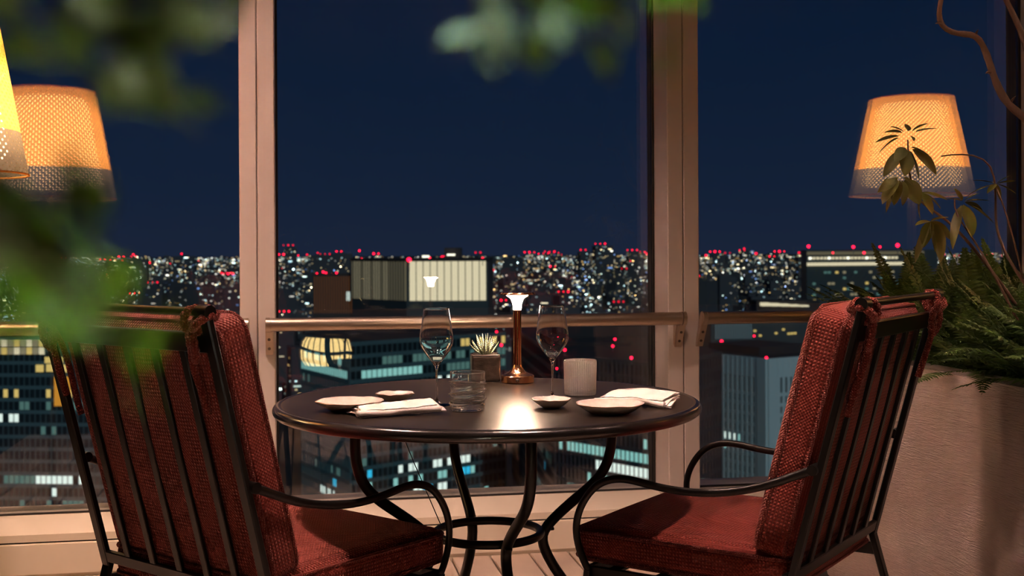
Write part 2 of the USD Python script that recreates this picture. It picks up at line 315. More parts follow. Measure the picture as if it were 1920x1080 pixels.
# ------------------------------------------------------------------ handrails
def handrail(x0, x1, label):
    t = thing('handrail', label, 'handrail', (0, 4.2, 0)); z = .846
    part(t, 'rail', tube([(x0 + .012, 0, z), ((x0 + x1) / 2, 0, z), (x1 - .012, 0, z)], .0235, 32), 'rail_bronze')
    for s, xe in ((1, x0), (-1, x1)):
        part(t, 'end_cap', tube([(xe - s * .004, 0, z), (xe + s * .010, 0, z)], .0255, 32), 'rail_bronze')
        part(t, 'collar', tube([(xe + s * .0125, 0, z), (xe + s * .0165, 0, z)], .0248, 32), 'rail_bronze')
        xc = xe + s * .006
        p = np.array([(-.006, .868), (.010, .868), (.022, .850), (.069, .752), (.069, .738), (.058, .738), (.0, .826), (-.012, .848)])
        br = part(t, 'bracket', extrude_x(p, xc - .012, xc + .012), 'rail_bronze', 20)
        part(t, 'bracket_web', extrude_x([(.02, .84), (.069, .84), (.069, .745), (.064, .745)], xc - .003 + s * .012, xc + .003 + s * .012), 'rail_bronze', False)
        for q in (.36, .74):
            yy, zz = np.array([.0, .826]) + q * (np.array([.058, .738]) - np.array([.0, .826])); n = np.array([0, -.835, -.55])
            c = np.array([xc, yy, zz]); part(br, 'screw', cat(tube([c - n * .001, c + n * .0022], .0052, 16), tube([c + n * .0022, c + n * .0028], .003, 6)), 'screw_dark')
handrail(-1.66, -.180, 'bronze tubular handrail across the left window bay')
handrail(-.114, 1.378, 'bronze tubular handrail across the middle bay behind the table')
handrail(1.449, 2.91, 'bronze tubular handrail across the right window bay')

# ------------------------------------------------------------------ round table
TZ = .726; TC = np.array([.46, 2.971])
tb = thing('round_table', 'round black metal bistro table with curved tube legs', 'table', (*TC, 0), -YAW)
R = .53
part(tb, 'tabletop', lathe([(.0005, TZ - .018), (.0005, TZ), (R - .026, TZ), (R - .019, TZ - .0012), (R - .016, TZ - .004), (R - .016, TZ - .018)], 128, True), 'table_top', 25)
g = np.linspace(-PI / 2, PI / 2, 12)
part(tb, 'rim', lathe([(R - .016 + .016 * math.cos(a), TZ - .0145 + .0145 * math.sin(a)) for a in g] + [(R - .03, TZ - .003), (R - .03, TZ - .029)], 128, True), 'table_rim', 40)
part(tb, 'under_ring', lathe([(.33 + .012 * math.cos(a), TZ - .034 + .008 * math.sin(a)) for a in np.linspace(0, 2 * PI, 10, endpoint=False)], 64, True), 'black_metal', True)
prof = curve([(.330, .70), (.334, .60), (.312, .530), (.245, .468), (.176, .415), (.145, .375), (.158, .32), (.225, .22), (.30, .10), (.345, .012)], 60)
for k in range(4):
    a = math.radians(18) + k * PI / 2
    lg = part(tb, 'leg', tube(np.stack([prof[:, 0] * math.cos(a), prof[:, 0] * math.sin(a), prof[:, 1]], 1), .0132, 16), 'black_metal', True)
    part(lg, 'foot', tube([(.347 * math.cos(a), .347 * math.sin(a), .016), (.347 * math.cos(a), .347 * math.sin(a), 0)], .018, 16), 'gasket')
    part(lg, 'bolt', move(lathe([(.001, .01), (.006, .009), (.009, .004), (.009, 0), (.001, 0)], 16), (.166 * math.cos(a), .166 * math.sin(a), .386)), 'black_metal', True)
part(tb, 'brace_ring', lathe([(.131 + .0105 * math.cos(a), .392 + .0105 * math.sin(a)) for a in np.linspace(0, 2 * PI, 16, endpoint=False)], 96, True), 'black_metal', True)
part(tb, 'cable', tube([(-.262, .17, .695), (-.20, .14, .55), (-.125, .09, .392)], .0013, 6), 'black_metal', True, label='thin dark cable from the table underside to its ring')

# ------------------------------------------------------------------ chairs
def make_chair(loc, rotz, label):
    t = thing('dining_armchair', label, 'chair', (*loc, 0), rotz, None)
    HW, ZB, ZT, RB = .287, .400, .985, -.155
    e = np.array([0, RB, ZT - ZB]); Lb = np.linalg.norm(e); e /= Lb; n = np.array([0, e[2], -e[1]])     # up the back, and forwards out of it
    def bk(a, s, d=0.): return np.array([a, 0, ZB]) + e * s + n * d
    def bar(p, q, w, d, side=np.array([1., 0, 0])):
        p, q = np.asarray(p, float), np.asarray(q, float); u = (q - p) / np.linalg.norm(q - p); s = side - u * (side @ u); s /= np.linalg.norm(s); m = np.cross(u, s)
        c = .18 * min(w, d); v = []
        for o in (p, q):
            for sx, sy in ((-1, -1), (1, -1), (1, 1), (-1, 1)):
                v += [o + s * sx * (w / 2 - c) + m * sy * d / 2, o + s * sx * w / 2 + m * sy * (d / 2 - c)]
        h = trimesh.convex.convex_hull(np.array(v)); return np.array(h.vertices), np.array(h.faces)
    for sx in (-1, 1):
        b = part(t, 'back_post', cat(bar(bk(sx * HW, -.02), bk(sx * HW, Lb), .027, .015), bar((sx * HW, .012, ZB + .01), (sx * HW, -.10, 0.), .027, .015)), 'black_metal', False)
        top = bk(sx * HW, Lb)
        part(b, 'end_knob', tube([top - [.017, 0, 0], top + [.017, 0, 0]], .0135, 20), 'black_metal')
    part(t, 'top_rail', tube([bk(-HW, Lb), bk(0, Lb), bk(HW, Lb)], .0085, 16), 'black_metal')
    part(t, 'upper_rail', bar(bk(-HW, Lb - .062), bk(HW, Lb - .062), .040, .011, e), 'black_metal', False)
    part(t, 'lower_rail', bar(bk(-HW, .006), bk(HW, .006), .028, .012, e), 'black_metal', False)
    for k in range(5):
        a = -HW + (k + 1) * 2 * HW / 6
        part(t, 'slat', bar(bk(a, .006), bk(a, Lb - .045), .020, .009), 'black_metal', False)
    for sx in (-1, 1):
        A = [(-.052, .638), (.0, .616), (.06, .592), (.13, .573), (.24, .561), (.33, .567), (.40, .573), (.452, .560), (.497, .518), (.522, .455), (.515, .40), (.49, .352)]
        c = curve([(sx * (HW + .012), y, z) for y, z in A], 70)
        ar = part(t, 'armrest', tube(c, .0072, 12, flat=1.25), 'black_metal', True)
        part(ar, 'pivot_bolt', tube([(sx * (HW - .012), -.052, .638), (sx * (HW + .024), -.052, .638)], .0115, 16), 'black_metal')
        part(t, 'front_leg', bar((sx * (HW + .008), .492, .352), (sx * (HW + .02), .53, 0.), .024, .016), 'black_metal', False)
        part(t, 'side_rail', bar((sx * HW, -.0, .345), (sx * HW, .50, .345), .03, .012, np.array([0, 0, 1.])), 'black_metal', False)
    part(t, 'front_rail', bar((-HW, .495, .345), (HW, .495, .345), .03, .012, np.array([0, 0, 1.])), 'black_metal', False)
    for k in range(4):
        part(t, 'seat_slat', bar((-HW, .08 + k * .12, .350), (HW, .08 + k * .12, .350), .03, .008, np.array([0, 1., 0])), 'black_metal', False)
    # seat cushion
    S = (.545, .545, .092); v, f = cushion(S, .034, 46, (.006, .008, .012))
    sc = part(t, 'seat_cushion', (v + [0, .278, .402], f), 'red_weave', True, rest=v)
    for zz in (.030, -.030):
        lp = rounded_loop(S[0] / 2 + .0005, S[1] / 2 + .002, .04); P = np.stack([lp[:, 0], lp[:, 1] + .278, np.full(len(lp), .402 + zz)], 1)
        tv = tube(P, .0042, 8, True); part(sc, 'piping', tv, 'red_weave', True, rest=tv[0] * 1.7)
    # back cushion, leaning on the slats
    S = (.545, .102, .560); v, f = cushion(S, .036, 46, (.004, .016, .008)); M = np.stack([[1, 0, 0], n, e])
    o = bk(0, .292, .066)
    bc = part(t, 'back_cushion', (v @ M + o, f), 'red_weave', True, rest=v)
    for dd in (.031, -.031):
        lp = rounded_loop(S[0] / 2 + .0005, S[2] / 2 + .0005, .045); P = np.stack([lp[:, 0], np.full(len(lp), dd), lp[:, 1]], 1) @ M + o
        tv = tube(P, .0042, 8, True); part(bc, 'piping', tv, 'red_weave', True, rest=tv[0] * 1.7)
    # knotted ties at the two top corners
    r = np.random.default_rng(3)
    for sx in (-1, 1):
        def q(a, s, d): k = .80 if s > -.09 else 1.; return bk(sx * (HW - .004 - a * k), Lb - .012 + s * (k if s > -.06 else 1.), d * .85)
        loops = [[q(.012, -.012, .03), q(-.018, .006, .0), q(-.006, -.004, -.026), q(.022, -.02, -.022), q(.036, -.004, .004), q(.014, .016, .02)],
                 [q(.030, -.03, -.012), q(.052, .0, -.022), q(.040, .022, -.006), q(.024, .010, .016), q(.022, -.024, .014)],
                 [q(.038, -.026, -.016), q(.020, -.05, -.030), q(.034, -.078, -.026), q(.052, -.055, -.018)]]
        ms = []
        for L in loops:
            c = curve(L + L[:1], 36); ms.append(tube(c, .0085 + .001 * np.sin(np.arange(36) * 1.9), 10))
        m = cat(*ms); kn = part(t, 'tie_knot', m, 'red_weave', True, rest=m[0] * 1.3)
        for tl in ([q(.034, -.055, -.022), q(.038, -.10, -.026), q(.033, -.15, -.022), q(.036, -.19, -.020)], [q(.050, -.05, -.012), q(.062, -.12, -.012), q(.057, -.19, -.010), q(.060, -.235, -.010)])[:1 if sx > 0 else 2]:
            c = curve(tl, 24); tv = tube(c, np.linspace(.0072, .0085, 24), 10, flat=.8); part(kn, 'tail', tv, 'red_weave', True, rest=tv[0] * 1.3)
    return t
ch = make_chair((-.252, 2.654), -.849, 'black slatted armchair with red cushions at left of the table')
dup(ch, (1.219, 2.605, 0), .809, 'black slatted armchair with red cushions at right, beside the planter')

# ------------------------------------------------------------------ things on the table
def on(px, py, z=TZ): return at_height(px, py, z)
# table lamp
LP = on(970.5, 717)
tl = thing('table_lamp', 'slim copper cordless table lamp glowing on the table', 'lamp', (LP[0], LP[1], TZ), -YAW)
part(tl, 'base', lathe([(.0005, 0), (.044, 0), (.0465, .002), (.0465, .019), (.045, .021), (.040, .0225), (.030, .026), (.021, .032), (.015, .041), (.0125, .05), (.0005, .05)], 64), 'copper', 25)
part(tl, 'stem', lathe([(.0125, .048), (.0115, .07), (.0112, .15), (.0118, .198), (.0125, .204), (.0005, .204)], 40), 'copper_polished', 30)
part(tl, 'diffuser', lathe([(.0095, .203), (.0115, .207), (.013, .222), (.018, .236), (.030, .2445), (.030, .247), (.0005, .247)], 40), 'lamp_glow', 40)
part(tl, 'cap', lathe([(.0005, .2475), (.046, .2475), (.051, .2475), (.0515, .250), (.049, .254), (.0005, .255)], 64), 'copper', 25)
pt = part(tl, 'charging_port', cbox((-.0005, -.0468, .0095), (.0095, .004, .008), .001), 'gasket', False)
part(pt, 'contact', cbox((0, -.0492, .0085), (.0045, .001, .003), .0003), 'copper', False)

# wine glasses
def wine_prof():
    o = [(.0005, 0), (.036, 0), (.0365, .0012), (.030, .0024), (.012, .0046), (.0045, .009), (.0026, .020), (.0023, .05), (.0026, .082), (.004, .092), (.0085, .0995), (.0205, .115), (.0325, .132), (.0395, .147), (.0408, .156), (.0398, .170), (.0362, .195), (.0305, .2335)]
    i = [(.0297, .2338), (.0354, .195), (.0390, .170), (.0400, .156), (.0387, .1475), (.0317, .1327), (.0197, .1158), (.0075, .1012), (.0005, .0975)]
    o, i = np.array(o), np.array(i)
    up_ = curve(o[9:], 40)
    dn = curve(i, 36)
    return np.vstack([o[:9], up_, dn])
WP = wine_prof()
gl = None
for px, py, lb in ((819, 760, 'tall clear wine glass standing left of the lamp, behind the napkin'), (1036, 748, 'tall clear wine glass standing right of the lamp, behind the small dish')):
    p = on(px, py)
    if gl is None:
        gl = thing('wine_glass', lb, 'wine glass', (p[0], p[1], TZ + .0004), 0, 'wine glasses on the round table'); part(gl, 'glass', lathe(WP, 72), 'crystal', True)
    else: dup(gl, (p[0], p[1], TZ + .0004), .3, lb)
# tumbler with swirling ridges
p = on(877, 769); th = thing('tumbler', 'clear heavy based tumbler with swirling ridges beside left wine glass', 'tumbler', (p[0], p[1], TZ + .0004))
zz = np.r_[np.linspace(.002, .088, 60)]
pr = [(.0005, 0.), (.034, 0.), (.0385, .001)] + [(.0395 + .0016 * z / .088, z) for z in zz] + [(.0408, .0895), (.0396, .0895)] + [(.0385 + .0012 * (z - .016) / .072, z) for z in np.linspace(.088, .022, 40)] + [(.034, .0165), (.0005, .015)]
v, f = lathe(pr, 90); a = np.arctan2(v[:, 1], v[:, 0]); rr = np.hypot(v[:, 0], v[:, 1]); o = rr > .0392
z0 = v[:, 2] - .006 * np.sin(a + 1.)
d = sum(np.exp(-((z0 - c) / .0035) ** 2) for c in (.022, .043, .064)) * .0016
v[o, :2] *= (1 + d[o] / rr[o])[:, None]
part(th, 'glass', (v, f), 'tumbler_glass', True)
for k, zc in enumerate((.022, .043, .064)):  # milky bands put reflected highlights into the glass as colour
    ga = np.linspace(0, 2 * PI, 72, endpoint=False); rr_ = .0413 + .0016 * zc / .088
    part(th, 'swirl_band', tube(np.column_stack([rr_ * np.cos(ga), rr_ * np.sin(ga), zc + .006 * np.sin(ga + 1. + k * 1.4)]), .0027 + .0015 * np.sin(ga * 2 + k * 2.), 6, True, flat=.35, ref=[0, 0, 1.]), 'glint_white', True, label='milky band painted as a bright reflection on the clear glass')
# ribbed tumbler
p = on(1088, 741); th = thing('ribbed_tumbler', 'finely ribbed frosted white tumbler lit by the lamp', 'tumbler', (p[0], p[1], TZ + .0004))
pr = [(.0005, 0), (.036, 0), (.0395, .003)] + [(.0398 + .0022 * z / .09, z) for z in np.linspace(.005, .089, 20)] + [(.0416, .0905), (.0400, .0905)] + [(.0385 + .0016 * (z - .012) / .078, z) for z in np.linspace(.089, .013, 16)] + [(.034, .0105), (.0005, .010)]
v, f = lathe(pr, 384); a = np.arctan2(v[:, 1], v[:, 0]); rr = np.hypot(v[:, 0], v[:, 1]); m = (rr > .0385) & (v[:, 2] > .002) & (v[:, 2] < .086)
v[m, :2] *= (1 + .0015 * (np.abs(np.sin(a[m] * 22)) - .5) / rr[m])[:, None]
part(th, 'glass', (v, f), 'ribbed_glass', True)
# succulent in a square pot
p = on(910, 713); sp = thing('potted_succulent', 'small striped succulent in a square dark stone pot beside the lamp', 'potted plant', (p[0], p[1], TZ), -YAW + .10)
pv, pf = cushion((.082, .082, .074), .006, 24)
part(sp, 'pot', (pv + [0, 0, .037], pf), 'pot_stone', True)
part(sp, 'pot_lip', tube(np.column_stack([rounded_loop(.0375, .0375, .006), np.full(36, .0735)]), .0032, 8, True), 'pot_stone', True)
part(sp, 'soil', cbox((0, 0, .0735), (.068, .068, .003), .001), 'soil', False)
r = np.random.default_rng(5)
for k in range(26):
    az = k * 2.4; tilt = .10 + .95 * (k / 26) ** 1.0; L = .060 - .014 * (k / 26) + r.uniform(-.004, .004); b = np.array([math.cos(az), math.sin(az), 0]) * (.003 + .010 * k / 26)
    s = np.linspace(0, 1, 9); d = np.array([math.cos(az), math.sin(az), 0]); rad = L * (np.sin(tilt) * s - .16 * s ** 2 * math.sin(tilt)); hh = L * (np.cos(tilt) * s + .18 * math.sin(tilt) * s ** 2)
    c = b + d * rad[:, None] + UP * (hh[:, None] + .074)
    part(sp, 'leaf', tube(c, .0050 * np.array([.8, 1., .98, .9, .78, .62, .44, .25, .05]), 8, flat=.62), 'succulent', True)
# plates and bowls with wavy rims
def dish(name, label, px, py, rad, h, foot, rot, wob, seed, kind='plate'):
    p = on(px, py); t = thing(name, label, kind, (p[0], p[1], TZ), rot)
    o = [(.0005, .002), (foot * .9, .002), (foot, 0), (foot + .003, .001), (foot + .006, h * .16)]; s = np.linspace(0, 1, 12)[1:]
    o += [(foot + .006 + (rad - foot - .006) * q, h * (.16 + .84 * q ** 1.25)) for q in s]
    i = [(a - .0016 if a > .004 else a, b + .0028) for a, b in o[::-1] if a > foot or a < .001]; i[-1] = (.0005, .0055)
    v, f = lathe(o + i, 72); a = np.arctan2(v[:, 1], v[:, 0]); q = np.clip((np.hypot(v[:, 0], v[:, 1]) - foot) / (rad - foot), 0, 1)
    w = np.sin(7 * a + seed) * .35 + np.sin(4 * a + 2.1 * seed) * .4 + np.sin(11 * a + seed * .7) * .25
    v[:, :2] *= (1 + wob * w * q)[:, None]; v[:, 2] += q * h * wob * 2.2 * np.roll(w, 5)
    b = part(t, 'dish', (v, f), 'porcelain', True)
    k = len(o) - 1; rim = v[k * 72:(k + 1) * 72] + [0, 0, .0012]
    part(t, 'rim_line', tube(rim, .0011, 6, True), 'glaze_edge', True)
    return t
dish('side_plate', 'off white wavy rimmed side plate at left, partly under a napkin', 656, 769, .079, .021, .042, .3, .022, 1.)
dish('small_bowl', 'small shallow cream bowl behind the left side plate', 740, 752, .047, .0185, .018, .8, .035, 2., 'bowl')
dish('small_bowl', 'small shallow tan bowl in front of the right wine glass', 1034, 764, .047, .0195, .018, 2., .035, 3.3, 'bowl')
dish('side_plate', 'off white wavy rimmed side plate at right, in front of a napkin', 1144, 774, .078, .021, .042, 1., .022, 4.)
# folded napkins: one sheet folded on itself
def napkin(label, px, py, L, W, rot, seed, lift):
    p = on(px, py); t = thing('folded_napkin', label, 'napkin', (p[0], p[1], TZ), rot); r = np.random.default_rng(seed)
    def sheet(L, W, z0, sk, seed):
        n, m = 44, 26; u, w = np.meshgrid(np.linspace(-1, 1, n), np.linspace(0, 1, m), indexing='ij')
        P = np.zeros((n, m, 3))
        P[..., 0] = u * L / 2 + sk * (w - .5) * W; P[..., 1] = (w - .5) * W + .006 * np.sin(u * 2.2 + seed)
        ns = meshkit.fbm(np.stack([P[..., 0] * 16, P[..., 1] * 16, np.full(u.shape, seed * 1.)], -1), 3, int(seed)) - .5
        P[..., 2] = z0 + lift(u, w) + np.abs(ns) * .012 + .004 * np.sin(PI * w) 
        return P
    def solid(P, th):
        n, m = P.shape[:2]; a = P.reshape(-1, 3); b = a + [0, 0, th]; i, j = np.meshgrid(np.arange(n - 1), np.arange(m - 1), indexing='ij'); o = i * m + j
        q = np.stack([o, o + m, o + m + 1, o + 1], -1).reshape(-1, 4); N = n * m
        edge = np.r_[np.arange(m), np.arange(2 * m - 1, n * m, m), np.arange(n * m - 2, (n - 1) * m - 1, -1), np.arange((n - 2) * m, 0, -m)]; e2 = np.roll(edge, -1)
        return np.vstack([a, b]), np.vstack([q[:, ::-1], q + N, np.stack([edge, e2, e2 + N, edge + N], 1)])
    for k in range(3):
        P = sheet(L * (1 - .06 * k), W * (1 - .05 * k), .0012 + .0065 * k, .10 * (k - 1), seed + k * .6)
        part(t, 'fold', solid(P, .0022), 'linen', True)
    # the rolled fold along the front
    s = np.linspace(-1, 1, 40); c = np.stack([s * L / 2 * .97 - .06 * W, np.full(40, -W / 2 + .004) + .006 * np.sin(s * 2.2 + seed), .010 + lift(s, s * 0) + .0015 * np.sin(s * 5)], 1)
    part(t, 'fold_edge', tube(c, .0085, 12, flat=.8), 'linen', True)
    return t
napkin('white folded linen napkin at left, lying against the plate', 742, 776, .200, .098, -YAW + .38, 2, lambda u, w: .0 + .010 * np.clip(w * .6 + u * .5, 0, 1))
napkin('white folded linen napkin at right, behind the plate', 1200, 757, .180, .125, -YAW - .40, 8, lambda u, w: .010 * np.clip(w, 0, 1) + .004 * np.cos(u * 2))

# ------------------------------------------------------------------ floor lamps with woven shades
def shade_shell(r0, r1, z0, z1, n=160, m=40):
    s = np.linspace(0, 1, m); g = np.arange(n + 1) * 2 * PI / n; rr = r0 + (r1 - r0) * s; z = z0 + (z1 - z0) * s
    out = []
    for off in (0, -.004):
        v = np.stack([(rr[:, None] + off) * np.cos(g), (rr[:, None] + off) * np.sin(g), np.repeat(z[:, None], n + 1, 1)], -1).reshape(-1, 3)
        i, j = np.meshgrid(np.arange(m - 1), np.arange(n), indexing='ij'); o = i * (n + 1) + j; q = np.stack([o, o + 1, o + n + 2, o + n + 1], -1).reshape(-1, 4); out.append((v, q if off == 0 else q[:, ::-1]))
    rest = np.stack([np.tile(g, m) * r0, np.repeat(z, n + 1), np.zeros(m * (n + 1))], 1)
    return out[0], rest
def floor_lamp(loc, label, r0, r1, z0, z1):
    t = thing('floor_lamp', label, 'floor lamp', (*loc, 0)); zb = z0 + (z1 - z0) * .27; rb = r0 + (r1 - r0) * .27
    part(t, 'base', lathe([(.0005, 0), (.15, 0), (.15, .012), (.02, .022), (.0005, .022)], 48), 'black_metal', 25)
    part(t, 'pole', tube([(0, 0, .02), (0, 0, .8), (0, 0, z1 - .04)], .011, 16), 'brass_dark')
    m, rs = shade_shell(rb, r1, zb, z1); sh = part(t, 'shade', m, 'shade_weave', True, rest=rs)
    m, rs = shade_shell(r0, rb, z0, zb, 160, 16); part(sh, 'shade_band', m, 'shade_band', True, rest=rs, label='grey woven band round the foot of the shade')
    for rr, z in ((r0, z0), (r1, z1)):
        part(sh, 'hoop', lathe([(rr + .003 * math.cos(a), z + .003 * math.sin(a)) for a in np.linspace(0, 2 * PI, 8, endpoint=False)], 96, True), 'shade_weave', True, rest=np.zeros((8 * 96, 3)))
    part(sh, 'spider', cat(*[tube([(0, 0, z1 - .05), (r1 * math.cos(a), r1 * math.sin(a), z1 - .004)], .002, 6) for a in (0, 2.1, 4.2)]), 'brass_dark')
    za, zc = z0 + (z1 - z0) * .10, z1 - .03; ra, rc = r0 * .80, r1 * .82; part(t, 'bulb', lathe([(.0005, za), (ra - .015, za), (ra, za + .015), (rc, zc - .015), (rc - .015, zc), (.0005, zc)], 40), 'bulb_glow', 40)
    return t
floor_lamp((-1.03, 3.625), 'floor lamp with orange woven shade at the left edge, mirrored in the window', .26, .18, 1.323, 1.775)
floor_lamp((3.175, 3.06), 'floor lamp with orange woven shade seen mirrored in the right window', .308, .203, 1.374, 1.884)

# ------------------------------------------------------------------ planter with ferns
PX0, PX1, PY0, PY1, PH = 1.665, 2.45, 2.0, 3.98, .77
pl = thing('planter', 'large beige textured plaster planter at right full of ferns', 'planter', ((PX0 + PX1) / 2, (PY0 + PY1) / 2, 0))
hx, hy = (PX1 - PX0) / 2, (PY1 - PY0) / 2
def wall_loop(off, z, n=14):
    lp = rounded_loop(hx + off, hy + off, .22 + off, n); return np.column_stack([lp, np.full(len(lp), z)])
rows = [wall_loop(-.075 + .075 * math.sin(q * PI / 2) ** .8, PH * q) for q in np.linspace(0, 1, 14)] + [wall_loop(-.012, PH + .004), wall_loop(-.035, PH + .004), wall_loop(-.04, PH - .08)]
V = np.vstack(rows); nn = len(rows[0]); i, j = np.meshgrid(np.arange(len(rows) - 1), np.arange(nn), indexing='ij'); q = np.stack([i * nn + j, i * nn + (j + 1) % nn, (i + 1) * nn + (j + 1) % nn, (i + 1) * nn + j], -1).reshape(-1, 4)
part(pl, 'body', (V, q), 'plaster', 40)
part(pl, 'rim', tube(wall_loop(-.016, PH + .004), .011, 8, True), 'planter_rim', True)
lp = wall_loop(-.045, PH - .05); part(pl, 'soil', (np.vstack([lp, [[0, 0, PH - .02]]]), np.array([[k, (k + 1) % nn, nn] for k in range(nn)])), 'soil', True)

def frond(L, droop, lift, az, r, pairs=30):
    s = np.linspace(0, 1, 16); d = np.array([math.cos(az), math.sin(az), 0]); h = L * (s * math.cos(lift) + 0 * s); z = L * (s * math.sin(lift) - droop * s ** 2.1)
    c = d * h[:, None] + UP * z[:, None]; side = np.array([-math.sin(az), math.cos(az), 0]); twist = r.uniform(-.4, .4); c = c + side * (twist * .12 * L * s ** 2)[:, None]
    V, F = [], []; tv = tube(c, np.linspace(.0018, .0005, 16), 4); V.append(tv[0]); F.append(tv[1]); n = len(tv[0])
    for k in range(pairs):
        q = .10 + .89 * k / pairs; i = q * 15; a = int(i); p = c[a] + (c[min(a + 1, 15)] - c[a]) * (i - a); t = c[min(a + 1, 15)] - c[a]; t /= np.linalg.norm(t)
        nrm = np.cross(t, side); nrm /= np.linalg.norm(nrm); w = L * .115 * min(1, (1 - q) * 2.4 + .08) * min(1, .55 + q * 2); b = L * .013
        for s_ in (-1, 1):
            o = side * s_ * .94 + t * .34 + nrm * r.uniform(-.10, .16); o /= np.linalg.norm(o)
            tip = p + o * w - UP * w * .16; mid = p + o * w * .45
            V.append(np.array([p - t * b * .6, p + t * b * .6, mid + t * b, tip, mid - t * b, mid + nrm * b * .28])); F.append(np.array([[0, 1, 5], [1, 2, 5], [2, 3, 5], [3, 4, 5], [4, 0, 5]]) + n); n += 6
    return np.vstack(V), np.vstack(F)
fr = None; r = np.random.default_rng(21)
spots = [(2.04, 3.76), (1.96, 3.48), (1.86, 3.20), (1.80, 2.94), (1.80, 2.66), (2.24, 3.60), (2.12, 3.36), (2.02, 3.10), (2.01, 2.80), (2.34, 3.78), (2.30, 3.36), (2.22, 3.1), (1.81, 2.42), (2.02, 2.52)]
for k, (x, y) in enumerate(spots):
    lb = 'bushy dark green fern massed with others in the plaster planter'
    if fr is None:
        fr = thing('fern', lb, 'fern', (x, y, PH - .035), 0, 'ferns in the planter')
        for m in range(54):
            part(fr, 'frond', frond(r.uniform(.28, .50), r.uniform(.12, .45), r.uniform(.5, 1.5), m * 2.4 + r.uniform(-.3, .3), r), 'fern_leaf', False)
    else:
        q = dup(fr, (x, y, PH - .035 + r.uniform(-.02, .012)), r.uniform(0, 6.28), lb)

# shrub with oval leaves, growing out of the planter
def blade(L, W, fold=.25, bend=.25, n=9, m=5):
    s = np.linspace(0, 1, n); w = W / 2 * np.sin(PI * np.clip(s, 0.0, 1) ** .85) ** .75 + .0004; t = np.linspace(-1, 1, m); S, T = np.meshgrid(s, t, indexing='ij')
    v = np.stack([S * L, T * w[:, None], -bend * L * S ** 2 + fold * np.abs(T) * w[:, None]], -1).reshape(-1, 3)
    i, j = np.meshgrid(np.arange(n - 1), np.arange(m - 1), indexing='ij'); o = i * m + j
    return v, np.stack([o, o + m, o + m + 1, o + 1], -1).reshape(-1, 4)
def place(m, p, d, roll=0.):
    d = np.asarray(d, float); d /= np.linalg.norm(d); s = np.cross(UP, d); s = s / np.linalg.norm(s) if np.linalg.norm(s) > 1e-3 else np.array([1., 0, 0]); u = np.cross(d, s)
    s, u = s * math.cos(roll) + u * math.sin(roll), u * math.cos(roll) - s * math.sin(roll)
    return np.asarray(m[0]) @ np.stack([d, s, u]) + p, m[1]
def px_dir(a, b, dz=0.): return CR * (b[0] - a[0]) - CU * (b[1] - a[1]) + FW * dz
SZ = 3.12
rh = thing('rhododendron', 'leafy shrub with oval olive leaves standing in the planter before the lamp', 'shrub')
foot_ = np.array([1.98, 2.86, PH - .04])
def stem(parent, pts, r0, r1, mat='bark', n=30, first=None):
    P = [at_depth(*q) if len(q) == 3 and q[2] < 50 else np.array(q) for q in pts]
    c = curve(([first] if first is not None else []) + P, n); part(parent, 'stem', tube(c, np.linspace(r0, r1, n), 8), mat, True); return c
stem(rh, [(1868, 520, 3.10), (1822, 462, 3.10), (1764, 405, 3.12), (1722, 372, 3.12), (1706, 330, 3.12), (1702, 262, 3.12)], .0065, .0022, first=foot_)
stem(rh, [(1900, 500, 3.05), (1868, 420, 3.08), (1864, 335, 3.08), (1852, 306, 3.08), (1812, 290, 3.08), (1765, 293, 3.08)], .006, .0016, first=foot_)
stem(rh, [(1858, 505, 3.02), (1812, 430, 3.05), (1796, 405, 3.06), (1790, 372, 3.06)], .005, .002, first=foot_)
stem(rh, [(1908, 480, 3.02), (1886, 400, 3.02), (1868, 352, 3.06)], .004, .002, first=foot_)
r = np.random.default_rng(9)
def leaf(parent, a, b, W, Z, mat='rhodo_leaf', dz=0., name='leaf', roll=None, fold=.28, bend=.18):
    A = at_depth(*a, Z); d = px_dir(a, b, dz); L = math.hypot(b[0] - a[0], b[1] - a[1]) * Z / FPX * (1 + .3 * abs(dz) / 100)
    part(parent, name, place(blade(L, W * Z / FPX, fold, bend * r.uniform(.3, 1.2)), A, d, r.uniform(-.5, .5) if roll is None else roll), mat, True)
T1 = (1702, 252)
for b, w in (((1764, 234), 17), ((1704, 226), 14), ((1660, 240), 14), ((1640, 262), 14), ((1633, 281), 16), ((1672, 232), 12), ((1735, 228), 12), ((1722, 262), 12)):
    leaf(rh, (T1[0] + (b[0] - T1[0]) * .25, T1[1] + (b[1] - T1[1]) * .25), b, w, SZ, dz=r.uniform(-25, 25))
T2 = (1702, 272)
for b, w in (((1762, 320), 30), ((1722, 336), 34), ((1692, 330), 30), ((1655, 330), 26), ((1745, 300), 22), ((1668, 305), 22)):
    leaf(rh, (T2[0] + (b[0] - T2[0]) * .15, T2[1] + (b[1] - T2[1]) * .15), b, w, SZ - .01, dz=r.uniform(-40, 10), roll=r.uniform(-.9, -.2))
T3 = (1690, 330)
for b, w in (((1728, 380), 34), ((1695, 386), 30), ((1672, 384), 20), ((1642, 378), 24), ((1650, 348), 20), ((1634, 362), 18), ((1655, 395), 14), ((1712, 350), 20)):
    leaf(rh, (T3[0] + (b[0] - T3[0]) * .15, T3[1] + (b[1] - T3[1]) * .15), b, w, SZ - .02, dz=r.uniform(-40, 10), roll=r.uniform(-.9, -.1))
T4 = (1728, 360)
for b, w in (((1780, 372), 18), ((1745, 402), 20), ((1718, 410), 18), ((1770, 385), 16)):
    leaf(rh, T4, b, w, SZ, dz=r.uniform(-20, 20))
T5 = (1745, 415)
